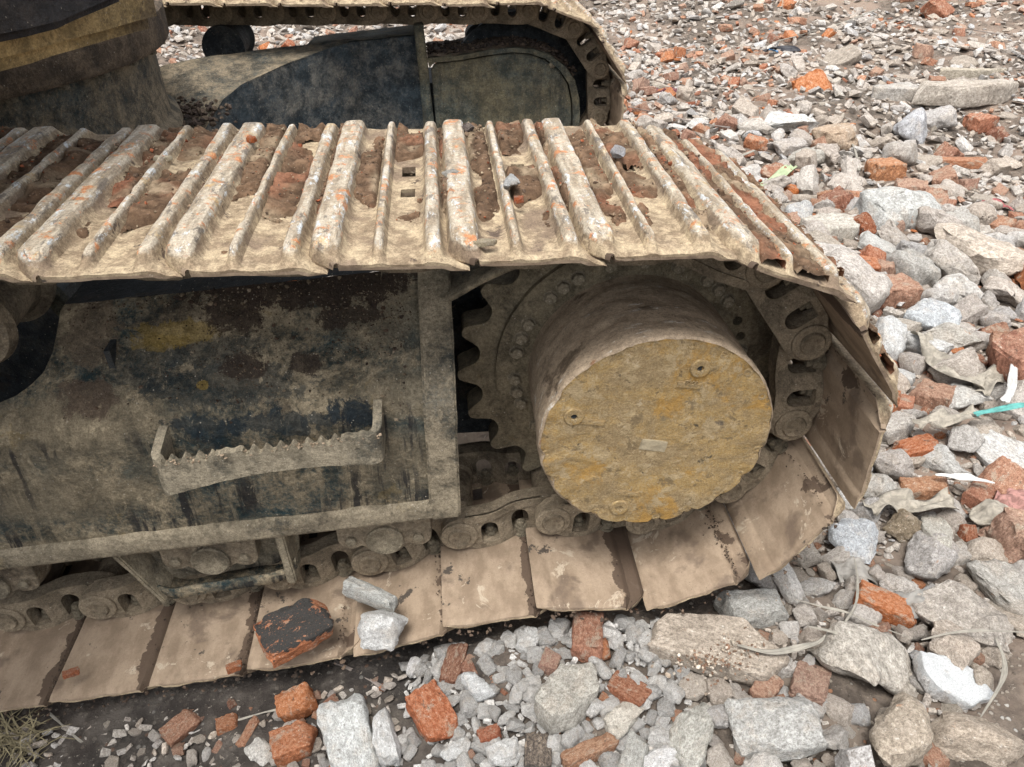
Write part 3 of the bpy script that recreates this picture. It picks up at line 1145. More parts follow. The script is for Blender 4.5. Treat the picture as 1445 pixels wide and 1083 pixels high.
def sheet(name, m, cols, amp=.0015, sc=.05, seed=0, smooth=45, parent=None):
    """cols: list of equal-length rows of 3-D points -> quad sheet"""
    V = [p for r in cols for p in r]
    nr, nc = len(cols), len(cols[0])
    F = [(i * nc + j, i * nc + j + 1, (i + 1) * nc + j + 1, (i + 1) * nc + j) for i in range(nr - 1) for j in range(nc - 1)]
    V = np.array(V, float)
    d = fbm(V / sc, 4, seed) * amp
    V[:, 2] += d; V[:, 1] -= d * .7
    return obj(name, mesh(name, V, F, smooth), m, parent)


def lerp(a, b, t): return tuple(x + (y - x) * t for x, y in zip(a, b))


# one folded plate: the steep outer side, a wide rolled fold, the slanted deck; cut in an arch at the left
arch_x = np.array([-2.3, -1.30, -1.16, -1.11, -1.081, -1.059, -1.040, -1.027, -1.0225, -1.019, -1.012, -.395])
arch_t = np.array([.26, .26, .262, .275, .32, .39, .48, .63, .79, .95, 1.0, 1.0])
RF_ = .050
sd_ = Vector((TOPY - FOLDY, TOPZ - FOLDZ)); SLEN = sd_.length; sd_.normalize()
pa_, pb_, pc_ = Vector((-.183, FOLDZ - RF_)), Vector((-.180, FOLDZ + .004)), Vector((FOLDY, FOLDZ)) + sd_ * RF_
path_ = [Vector((-.183, -.131)).lerp(pa_, t) for t in np.linspace(0, 1, 20)]
path_ += [pa_ * (1 - t) ** 2 + pb_ * 2 * t * (1 - t) + pc_ * t * t for t in np.linspace(0, 1, 18)[1:]]
path_ += [pc_.lerp(Vector((TOPY, TOPZ)), t) for t in np.linspace(0, 1, 24)[1:]]
cum = np.concatenate([[0], np.cumsum([(path_[k + 1] - path_[k]).length for k in range(len(path_) - 1)])])
PY, PZ = np.array([p.x for p in path_]), np.array([p.y for p in path_])
cols = []
for xx in np.concatenate([np.linspace(X0, -1.14, 40), np.linspace(-1.135, -1.0, 60), np.linspace(-.995, X1, 110)]):
    tm = float(np.interp(xx, arch_x, arch_t))
    lim = cum[-1] - (1 - tm) * SLEN
    s_ = np.linspace(0, lim, 70)
    cols.append([(xx, float(y), float(z) + SL * xx) for y, z in zip(np.interp(s_, cum, PY), np.interp(s_, cum, PZ))])
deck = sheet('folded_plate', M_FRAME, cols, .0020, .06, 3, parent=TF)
# flat top behind it
cols = [[(xx, yy_, TOPZ + SL * xx - .02 * abs(yy_ - TOPY)) for yy_ in np.linspace(TOPY, .30, 12)] for xx in np.linspace(-1.015, X1, 60)]
sheet('top_plate', M_DARK, cols, .004, .05, 5, parent=TF)
# bottom flange (ledge + lip)
cols = []
for xx in np.linspace(X0, X1 + .002, 150):
    z = SL * xx
    cols.append([(xx, y, zz + z) for y, zz in ((-.168, -.126), (-.180, -.1285), (-.189, -.132), (-.1935, -.138), (-.1945, -.150), (-.1945, -.166), (-.193, -.172), (-.186, -.176), (-.16, -.177), (-.05, -.177))])
sheet('bottom_flange', M_RIB, cols, .0016, .035, 9, 60, parent=TF)
# inner walls of the arch: the dark inside of the beam
b = MB()
b.box(-2.3, -.40, .28, .30, -.4, .02)
b.box(-2.3, -.93, .06, .30, -.33, -.31)
b.box(-.93, -.92, -.10, .30, -.34, .14)
b.build('inner_wall', M_DARK, TF, 30)
b = MB()
b.box(-.016, .016, -.01, .01, -.17, .17)
o = b.build('brace_bar', M_COVER, TF, 30, loc=(-1.02, .10, .02), rot=Euler((0, math.radians(-28), 0)))
# end rib
b = MB()
prof = [(-.192, -.178), (-.196, -.168), (-.194, -.130), (-.194, .058), (-.190, .092), (-.174, .124), (-.142, .160), (-.010, .276), (.02, .288), (.30, .288), (.30, .262), (.03, .262), (-.14, .108), (-.150, .09), (-.150, -.178)]
Vp = []
for xx in (X1 - .005, X1 + .052):
    Vp += [(xx, y, z + SL * xx) for y, z in prof]
npf = len(prof)
Fp = [tuple(t) for t in tessellate_polygon([[Vector((y, z, 0)) for y, z in prof]])]
Fp += [tuple(i + npf for i in reversed(t)) for t in list(Fp)]
Fp += [(i, (i + 1) % npf, (i + 1) % npf + npf, i + npf) for i in range(npf)]
b.add(Vp, Fp)
o = b.build('end_rib', M_RIB, TF, 30)
dense(o, .02, .0016, .03, 3, 4, bevel=.004)
# web plate and motor guard beyond the rib
b = MB()
pw_ = [(-.150, -.20), (-.150, .060), (-.02, .205), (.25, .215), (.25, -.20)]
b.add([(xx, y, z + SL * xx) for xx in (X1 + .010, X1 + .040) for y, z in pw_], [(4, 3, 2, 1, 0), (5, 6, 7, 8, 9)] + [(i, (i + 1) % 5, (i + 1) % 5 + 5, i + 5) for i in range(5)])
b.build('end_web', M_DARK, TF, 30)
b = MB()
b.box(-.40, .05, .16, .18, -.28, .20)
b.build('motor_guard', M_DARK, TF, 30)
cols = []
for k in range(24):
    t = k / 23
    xx = -.345 + .20 * t
    zz = .195 + .075 * math.sin(t * math.pi / 2)
    cols.append([(xx, yy_, zz) for yy_ in np.linspace(-.075, .16, 10)])
o = sheet('guard_strip', M_RIB, cols, .003, .03, 8, parent=TF)
o.modifiers.new('t', 'SOLIDIFY').thickness = .010

# step: a bent flat bar with a serrated edge
YS = -.250
NS_ = 280
xs0, xs1 = -.845, -.468
bar = MB()
pathp = []
for t in np.linspace(0, 1, 12): pathp.append((xs0, -.176 + (YS + .02 + .176) * t))
for a in np.linspace(0, math.pi / 2, 7)[1:]: pathp.append((xs0 + .02 - .02 * math.cos(a), YS + .02 - .02 * math.sin(a)))
for t in np.linspace(0, 1, NS_)[1:-1]: pathp.append((xs0 + .02 + (xs1 - xs0 - .04) * t, YS))
for a in np.linspace(0, math.pi / 2, 7): pathp.append((xs1 - .02 + .02 * math.sin(a), YS + .02 - .02 * math.cos(a)))
for t in np.linspace(0, 1, 12)[1:]: pathp.append((xs1, YS + .02 + (-.176 - YS - .02) * t))
V, F = [], []
th_ = .015
npt = len(pathp)
for i, (px, py) in enumerate(pathp):
    a = pathp[max(0, i - 1)]; c = pathp[min(npt - 1, i + 1)]
    tx, ty = c[0] - a[0], c[1] - a[1]
    l_ = math.hypot(tx, ty)
    nx_, ny_ = -ty / l_, tx / l_
    t = (px - xs0) / (xs1 - xs0)
    zt_ = .018 + .034 * t
    ser = 0.0
    if .03 < t < .97 and abs(py - YS) < .001:
        ph = ((t - .03) * 17) % 1.0
        ser = -.013 * (.5 + .5 * math.cos((ph - .5) * math.pi * 2)) ** .8
        if .28 < t < .40: ser *= .3
        if .82 < t: ser *= .25
    zb_ = -.062 + .048 * t + .020 * math.sin(math.pi * min(1, max(0, t)))
    leg = min(1, max(0, (py - YS) / .07))
    zb_ += .012 * leg
    zt_ += .016 * leg
    for (s1, zz) in ((0, zb_), (0, zb_ + .01), (0, (zb_ + zt_) / 2), (0, zt_ - .012), (0, zt_ + ser), (1, zt_ + ser), (1, zt_ - .012), (1, (zb_ + zt_) / 2), (1, zb_)):
        V.append((px + nx_ * th_ * s1, py + ny_ * th_ * s1, zz))
for i in range(npt - 1):
    for j in range(9):
        j2 = (j + 1) % 9
        F.append((i * 9 + j, i * 9 + j2, (i + 1) * 9 + j2, (i + 1) * 9 + j))
F += [tuple(range(9)), tuple(reversed(range((npt - 1) * 9, npt * 9)))]
V = np.array(V); V += (.0006 * fbm(V / .02, 3, 2))[:, None]
STEP = under_root(empty('access_step'))
o = obj('step_bar', mesh('step_bar', V, F, 40), M_STEP, STEP)
bm = bmesh.new(); bm.from_mesh(o.data); bmesh.ops.recalc_face_normals(bm, faces=bm.faces); bm.to_mesh(o.data); bm.free()

# track rollers under the flange
def roller(x):
    R = part('track_roller')
    z = SL * x - .222
    b = MB()
    b.lathe_y([(-.125, .045), (-.12, .06), (-.112, .098), (-.100, .100), (-.096, .082), (-.06, .080), (.06, .080), (.096, .082), (.100, .100), (.112, .098), (.125, .05)], 40, x, z)
    b.build('roller_body', M_LINK, R, 40)
    b = MB()
    lob = []
    pts = [(-.092, .05)]
    for a in np.linspace(math.pi, 1.75 * math.pi, 8): pts.append((-.066 + .026 * math.cos(a), -.026 + .026 * math.sin(a)))
    for a in np.linspace(1.15 * math.pi, 1.85 * math.pi, 10): pts.append((.044 * math.cos(a), -.030 + .044 * math.sin(a)))
    for a in np.linspace(1.25 * math.pi, 2 * math.pi, 8): pts.append((.066 + .026 * math.cos(a), -.026 + .026 * math.sin(a)))
    pts.append((.092, .05))
    b.prism_y([[(x + p[0], z + p[1]) for p in pts]], -.152, -.118)
    o = b.build('roller_collar', M_LINK, R, 35)
    dense(o, .012, .001, .012, 2, 5, bevel=.003)
    b = MB()
    b.lathe_y([(-.150, .037), (-.158, .037), (-.160, .034), (-.158, .031), (-.157, .001)], 32, x, z - .030, caps=False)
    b.build('roller_cap', M_BOLT, R, 35)
    for s in (-1, 1):
        b = MB(); b.lathe_y([(-.150, .011), (-.160, .011), (-.161, .009)], 6, x + s * .066, z - .026)
        b.build('collar_bolt', M_BOLT, R, 30)


for x in (-.495, -.838, -1.265, -1.62, -1.98):
    roller(x)

# chain guard hanging below the flange
CG = part('chain_guard')
gz = lambda x: SL * x
b = MB()
b.prism_y([smoothpath([(-1.01, -.255), (-.945, -.392), (-.925, -.405), (-.71, -.375), (-.675, -.350), (-.670, -.300), (-.668, -.228)])], -.118, -.110)
o = b.build('guard_plate', M_FRAME_SIDE, CG, 30)
b = MB()
P0 = [(-.952, -.400), (-.925, -.414), (-.73, -.388), (-.69, -.375), (-.672, -.345)]
cols = []
for yv, dz in ((-.112, 0.0), (-.140, -.002), (-.160, -.001), (-.168, .006), (-.170, .020), (-.168, .034)):
    cols.append([(x, yv, z + dz) for x, z in [(lerp((*P0[i],), (*P0[i + 1],), t)) for i in range(4) for t in np.linspace(0, 1, 12, endpoint=(i == 3))]])
o = sheet('guard_lip', M_FRAME, cols, .002, .03, 4, 60, CG)
o.modifiers.new('t', 'SOLIDIFY').thickness = .006
for (xa, za, xb, zb, wd) in ((-1.0, -.262, -.940, -.404, .012), (-.690, -.235, -.684, -.372, .018)):
    b = MB()
    d = Vector((xb - xa, 0, zb - za)); L = d.length; d.normalize()
    nrm = Vector((-d.z, 0, d.x))
    M = Matrix((( d.x, 0, nrm.x, xa), (0, 1, 0, 0), (d.z, 0, nrm.z, za), (0, 0, 0, 1)))
    b.box(0, L, -.180, -.108, -wd / 2, wd / 2, M)
    o = b.build('guard_rib', M_RIB, CG, 30)
    dense(o, .012, .0012, .02, 2, 6, bevel=.003)

# carrier roller in the arch
CRR = part('carrier_roller')
b = MB()
b.lathe_y([(-.115, .03), (-.112, .074), (-.092, .080), (-.088, .062), (-.03, .058), (.03, .058), (.05, .062), (.055, .080), (.075, .078), (.08, .03)], 40, -1.135, .195)
b.build('roller_body', M_LINK, CRR, 40)
b = MB(); b.lathe_y([(.08, .03), (.25, .03)], 20, -1.135, .195)
b.build('roller_axle', M_DARK, CRR, 40)

# ---- far track frame, seen from its inner side
FF_ = part('track_frame')
YI = 1.93


def poly_sheet(name, pts, m, parent, thick=.02, length=.06, amp=.002, axis='y'):
    b = MB()
    b.prism_y([[(p[0], p[1]) for p in pts]], 0, thick)
    o = b.build(name, m, parent, 30)
    return o


def far_poly(name, px, m, y, thick=.03, bev=.004, length=.05, parent=None):
    pts = []
    for u, v in px:
        p = at_y(u, v, y)
        pts.append((p.x, p.z))
    b = MB()
    b.prism_y([pts], y, y + thick)
    o = b.build(name, m, parent or FF_, 30)
    dense(o, length, .002, .08, 3, 3, bevel=bev)
    return o


far_poly('inner_panel', [(255, 260), (262, 190), (300, 160), (335, 125), (400, 92), (440, 75), (500, 58), (540, 54), (590, 50), (600, 175), (606, 260)], M_NAVY, YI + .02)
far_poly('panel_rib', [(583, 36), (597, 34), (604, 95), (612, 170), (620, 262), (604, 262), (597, 170), (590, 95)], M_COVER, YI - .02, .06)
rim_o, rim_i = [], []
for (u, v) in [(603, 82), (650, 78), (690, 70), (725, 67), (752, 69), (775, 77), (797, 93), (811, 113), (817, 138), (818, 165), (812, 215)]: rim_o.append(at_y(u, v, YI))
for (u, v) in [(606, 96), (612, 88), (650, 84), (690, 77), (725, 73), (748, 75), (770, 83), (789, 98), (802, 117), (807, 140), (808, 165), (804, 215)]: rim_i.append(at_y(u, v, YI))
b = MB()
lp = [(p.x, p.z) for p in rim_o] + [(p.x, p.z) for p in reversed(rim_i)]
b.prism_y([lp], YI - .012, YI + .16)
o = b.build('cover_rim', M_COVER, FF_, 30); dense(o, .05, .0015, .05, 3, 2, bevel=.003)
b = MB()
ins = [(p.x + (.006 if i < 2 else -.004 if i > 7 else 0), p.z - .006) for i, p in enumerate(rim_i)] + [(at_y(622, 250, YI).x, at_y(622, 250, YI).z)]
b.prism_y([ins], YI, YI + .02)
o = b.build('cover_plate', M_COVER, FF_, 30); dense(o, .05, .0015, .08, 3, 12, bevel=.002)
p = at_y(779, 91, YI)
b = MB(); b.lathe_y([(YI + .003, .013), (YI - .010, .013), (YI - .012, .010)], 6, p.x, p.z); b.build('cover_bolt', M_BOLT, FF_, 30)
# top of the far frame: a dirt-covered shelf running back from the rim
cols = []
for u in np.linspace(0, 1, 40):
    i = u * (len(rim_o) - 2); k = int(i); f = i - k
    pa, pb = rim_o[k], rim_o[min(k + 1, len(rim_o) - 1)]
    q = pa.lerp(pb, f)
    cols.append([(q.x, YI + .0 + .28 * t, q.z + .002) for t in np.linspace(0, 1, 14)])
sheet('cover_top', M_BROWN, cols, .006, .05, 4, 60, FF_)
a_, b_ = at_y(430, 72, YI), at_y(598, 52, YI)
cols = [[(a_.x + (b_.x - a_.x) * t - .0, YI + .01 + .30 * s, a_.z + (b_.z - a_.z) * t + .012 - .02 * s) for s in np.linspace(0, 1, 8)] for t in np.linspace(0, 1, 30)]
sheet('top_flange', M_COVER, cols, .003, .05, 2, 60, FF_)
# small hook behind the shelf
p = at_y(675, 45, YI + .25)
b = MB(); b.lathe_y([(p.y - .05, .055), (p.y + .03, .055)], 20, p.x, p.z - .015); b.build('lifting_boss', M_DARK, FF_, 40)
# motor housing filling the far arc, and its sprocket
b = MB(); b.lathe_y([(YI + .17, .30), (YI + .23, .30)], 42)
b.build('far_sprocket', M_DARK, FF_, 30)
b = MB()
b.box(-2.3, -.35, FY - .1, FY + .16, -.28, .06)
b.build('beam_core', M_DARK, FF_, 30)
# far carrier roller
FR = part('carrier_roller')
p = at_y(322, 62, 2.03)
b = MB(); b.lathe_y([(1.94, .05), (1.945, .078), (1.965, .080), (1.972, .066), (2.12, .066), (2.14, .080), (2.16, .078)], 36, p.x, .205)
b.build('roller_body', M_DARK, FR, 40)
b = MB(); b.box(p.x - .05, p.x + .05, 1.99, 2.1, .02, .17); b.build('roller_bracket', M_DARK, FR, 30)

# ---- car body: tower, leg to the far track, slewing ring, deck
CB_ = part('car_body')
TX, TY = -1.826, 1.04
b = MB()
def lathe_z(b, prof, cx, cy, n=72):
    V, F = [], []
    for z, r in prof:
        for k in range(n):
            a = 2 * math.pi * k / n
            V.append((cx + r * math.cos(a), cy + r * math.sin(a), z))
    for i in range(len(prof) - 1):
        for k in range(n):
            k2 = (k + 1) % n
            F.append((i * n + k, i * n + k2, (i + 1) * n + k2, (i + 1) * n + k))
    F.append(tuple(range(n))); F.append(tuple(reversed(range((len(prof) - 1) * n, len(prof) * n))))
    b.add(V, F)
lathe_z(b, [(.384, .690), (.30, .692), (.22, .695), (.19, .70), (.172, .722), (.150, .726), (.13, .70), (.0, .70), (-.2, .69)], TX, TY)
o = b.build('tower', M_TOWER, CB_, 40)
dense(o, .06, .0008, .1, 3, 2)
b = MB()
lathe_z(b, [(.386, .66), (.386, .735), (.395, .742), (.470, .742), (.478, .735), (.478, .66)], TX, TY)
SR = part('slewing_ring')
b.build('ring_gear', M_BROWN, SR, 40)
b = MB()
lathe_z(b, [(.374, .014), (.386, .014)], 0, 0, 6)
rbm = tmp_mesh(b, M_BOLT, 30)
b = MB()
lathe_z(b, [(.479, .016), (.505, .016)], 0, 0, 6)
rbm2 = tmp_mesh(b, M_BOLT, 30)
for k in range(36):
    a = 2 * math.pi * k / 36
    obj('ring_bolt', rbm, None, SR, (TX + .716 * math.cos(a), TY + .716 * math.sin(a), 0))
    obj('ring_bolt', rbm2, None, SR, (TX + .705 * math.cos(a + .05), TY + .705 * math.sin(a + .05), 0))
b = MB()
lathe_z(b, [(.47, .62), (.56, .62)], TX, TY)
b.build('inner_race', M_DARK, SR, 40)
# leg plate sweeping from the tower up to the far frame
near_e = [at_z(288, 188, .05), at_z(300, 165, .085), at_z(316, 142, .12), at_z(340, 122, .148), at_z(400, 93, .185), at_z(450, 75, .205), at_z(505, 58, .222)]
far_e = [at_z(150, 175, .06), at_z(185, 150, .10), at_z(212, 118, .15), at_z(228, 92, .190), at_z(300, 80, .20), at_z(400, 66, .212), at_z(500, 54, .226)]
cols = []
for k in np.linspace(0, 1, 60):
    i = min(5, int(k * 6)); f = k * 6 - i
    pa, pb = near_e[i].lerp(near_e[i + 1], f), far_e[i].lerp(far_e[i + 1], f)
    cols.append([tuple(pa.lerp(pb, s)) for s in np.linspace(0, 1, 24)])
sheet('leg_plate', M_TOWER, cols, .004, .12, 4, 60, CB_)
cols = []
for k in np.linspace(0, 1, 50):
    i = min(5, int(k * 6)); f = k * 6 - i
    pa = near_e[i].lerp(near_e[i + 1], f)
    cols.append([(pa.x, pa.y, pa.z + .004 - s * (.03 if s < .1 else .45)) for s in (0, .05, .1, .4, .7, 1)])
sheet('leg_web', M_NAVY, cols, .002, .08, 4, 60, CB_)
b = MB()
b.box(-2.6, -1.2, .3, 1.8, -.15, .02)
b.build('cross_frame', M_DARK, CB_, 30)
# upper deck: ochre edge beam and the dark underside above it
UD = part('upper_deck')
p0, p1 = at_z(0, 108, .56), at_z(236, 38, .56)
d = (p1 - p0); d.z = 0; L = d.length; d.normalize()
nrm = Vector((-d.y, d.x, 0))
if nrm.y < 0: nrm = -nrm
M = Matrix(((d.x, nrm.x, 0, p0.x), (d.y, nrm.y, 0, p0.y), (0, 0, 1, .56), (0, 0, 0, 1)))
b = MB(); b.box(-1.2, L, 0, .35, 0, .20, M)
o = b.build('edge_beam', M_OCHRE, UD, 30); dense(o, .05, .0012, .07, 3, 7, bevel=.022)
# the dark skirt hangs in front of the beam, its lower edge rising to the right
off = -nrm * .07
q0, q1 = p0 + off, p1 + off


def on_skirt(u, v):
    r_ = ray(u, v)
    return CAM + r_ * ((q0 - CAM).dot(nrm) / r_.dot(nrm))


a_, b_, c_ = on_skirt(0, 63), on_skirt(90, 42), on_skirt(184, 0)
ax_ = a_ - d * 1.2
b = MB()
pp = [ax_, a_, b_, c_, c_ + Vector((0, 0, .4)), ax_ + Vector((0, 0, .5))]
b.add(pp + [p + nrm * .5 for p in pp], [(0, 1, 2, 3, 4, 5), (11, 10, 9, 8, 7, 6)] + [(i, (i + 1) % 6, (i + 1) % 6 + 6, i + 6) for i in range(6)])
o = b.build('deck_skirt', M_DECK, UD, 30); dense(o, .05, .0015, .09, 4, 9, bevel=.012)

# ------------------------------------------------------------------ broken stones: prototype shapes
def hull(seed, kind, fine=True):
    r = np.random.default_rng(seed)
    if kind == 'brick':
        a, bb, c = 1.0, r.uniform(.5, .85), r.uniform(.35, .6)
        pts = []
        for sx in (-1, 1):
            for sy in (-1, 1):
                for sz in (-1, 1):
                    brk = sx > 0
                    k = r.uniform(.25, 1.0) if brk else r.uniform(.92, 1.0)
                    pts.append((sx * a * k, sy * bb * r.uniform(.9, 1), sz * c * r.uniform(.88, 1)))
        for _ in range(r.integers(1, 4)):
            pts.append((a * r.uniform(.6, 1.0), bb * r.uniform(-.8, .8), c * r.uniform(-.8, .8)))
    elif kind == 'block':
        a, bb, c = 1.0, r.uniform(.6, .9), r.uniform(.4, .75)
        pts = []
        for sx in (-1, 1):
            for sy in (-1, 1):
                for sz in (-1, 1):
                    pts.append((sx * a * r.uniform(.45, .95), sy * bb * r.uniform(.45, .95), sz * c * r.uniform(.5, .95)))
        for _ in range(r.integers(5, 11)):
            d = r.normal(size=3); d /= np.linalg.norm(d)
            k = r.uniform(.9, 1.08)
            pts.append((d[0] * a * k, d[1] * bb * k, d[2] * c * k))
    elif kind == 'slab':
        a, bb, c = 1.0, r.uniform(.6, .8), r.uniform(.2, .3)
        n = r.integers(5, 8)
        pts = []
        for k in range(n):
            q = 2 * math.pi * (k + r.uniform(-.3, .3)) / n
            for sz in (-1, 1):
                pts.append((a * math.cos(q) * r.uniform(.85, 1.05), bb * math.sin(q) * r.uniform(.85, 1.05), sz * c * r.uniform(.8, 1)))
    else:  # stone
        a, bb, c = 1.0, r.uniform(.65, .95), r.uniform(.5, .85)
        pts = []
        for _ in range(r.integers(11, 17)):
            d = r.normal(size=3); d /= np.linalg.norm(d)
            k = r.uniform(.82, 1.0)
            pts.append((d[0] * a * k, d[1] * bb * k, d[2] * c * k))
    bm = bmesh.new()
    for p in pts: bm.verts.new(p)
    res = bmesh.ops.convex_hull(bm, input=bm.verts)
    junk = list({g for g in res['geom_interior'] + res['geom_unused'] if isinstance(g, bmesh.types.BMVert)})
    if junk: bmesh.ops.delete(bm, geom=junk, context='VERTS')
    if not fine:
        bmesh.ops.triangulate(bm, faces=bm.faces)
        V = np.array([v.co[:] for v in bm.verts]); bm.verts.index_update()
        T = np.array([[v.index for v in f.verts] for f in bm.faces])
        bm.free()
        return V, T
    bmesh.ops.dissolve_limit(bm, angle_limit=.12, verts=bm.verts, edges=bm.edges)
    bev = {'brick': .05, 'block': .07, 'slab': .035}.get(kind, .10)
    bmesh.ops.bevel(bm, geom=list(bm.edges), offset=bev, segments=1, affect='EDGES', clamp_overlap=True)
    bmesh.ops.triangulate(bm, faces=bm.faces)
    LEN = .135
    for _ in range(6):
        ed = [e for e in bm.edges if e.calc_length() > LEN * 1.4]
        if not ed: break
        bmesh.ops.subdivide_edges(bm, edges=ed, cuts=1)
        bmesh.ops.triangulate(bm, faces=[f for f in bm.faces if len(f.verts) > 3])
    bmesh.ops.recalc_face_normals(bm, faces=bm.faces)
    bm.normal_update()
    P = np.array([v.co[:] for v in bm.verts])
    amp = {'brick': .035, 'block': .055, 'slab': .035}.get(kind, .065)
    hf = np.abs(P).max(0)
    corner = np.clip((np.linalg.norm(P / hf, axis=1) - 1.02) / .5, 0, 1)
    d = amp * fbm(P * 2.2 + seed, 2, seed) + amp * .7 * fbm(P * 6 + seed, 4, seed + 4)
    pit = np.clip(fbm(P * 3.1 + 5 * seed, 2, seed + 8) - .40, 0, 1) * amp * 2.4
    # chipped corners and edges
    pit = pit + corner * np.clip(.35 + fbm(P * 3.7 + 9 * seed, 3, seed + 12), 0, 1.2) * {'brick': .13, 'block': .16, 'slab': .10}.get(kind, .08)
    N = [v.normal.copy() for v in bm.verts]
    for v, n_, k in zip(bm.verts, N, d - pit):
        v.co += n_ * float(k)
    me = bpy.data.meshes.new(kind)
    bm.to_mesh(me); bm.free()
    me.shade_smooth(); me.set_sharp_from_angle(angle=math.radians(33))
    return me


def protos(kind, n, m, s0):
    out = []
    for k in range(n):
        me = hull(s0 + k, kind)
        me.materials.append(m)
        out.append(me)
    return out


PR = {'brick': protos('brick', 12, M_BRICK, 100), 'block': protos('block', 10, M_STONE, 200), 'stone': protos('stone', 10, M_STONE, 300), 'slab': protos('slab', 6, M_STONE, 400)}
PRB = protos('slab', 3, M_BRICK, 500)
LOW = {k: [hull(s + i, k, False) for i in range(8)] for k, s in (('brick', 1100), ('block', 1200), ('stone', 1300), ('slab', 1400))}
HALF = {}
for k, lst in PR.items():
    for me in lst:
        co = np.array([v.co[:] for v in me.vertices]); HALF[me.name] = np.abs(co).max(0)
for me in PRB:
    co = np.array([v.co[:] for v in me.vertices]); HALF[me.name] = np.abs(co).max(0)

NAMES = {'brick': ('brick_fragment', 'brick'), 'block': ('concrete_chunk', 'concrete chunk'), 'stone': ('broken_stone', 'stone'), 'slab': ('mortar_flake', 'mortar flake')}
PAL = {
    'brick': [(.47, .165, .055), (.52, .19, .065), (.36, .125, .06), (.42, .20, .12), (.30, .12, .075), (.46, .25, .16)],
    'block': [(.46, .44, .41), (.52, .50, .465), (.40, .375, .35), (.58, .575, .56), (.46, .405, .345), (.42, .43, .44)],
    'stone': [(.48, .475, .46), (.58, .58, .57), (.40, .39, .375), (.43, .445, .46), (.48, .42, .35), (.64, .64, .63)],
    'slab': [(.40, .365, .31), (.47, .44, .39), (.35, .31, .26)],
}
placed = []      # (x, y, r) of everything lying on the ground, to keep pieces apart


def put_stone(kind, me, p, half, rot, col, name=None):
    """p = centre; half = half sizes in metres along the prototype's own axes"""
    h = HALF[me.name]
    o = obj(name or NAMES[kind][0], me, None, None, p, rot, tuple(float(half[i]) / float(h[i]) for i in range(3)))
    o.color = (*col, 1)
    return o


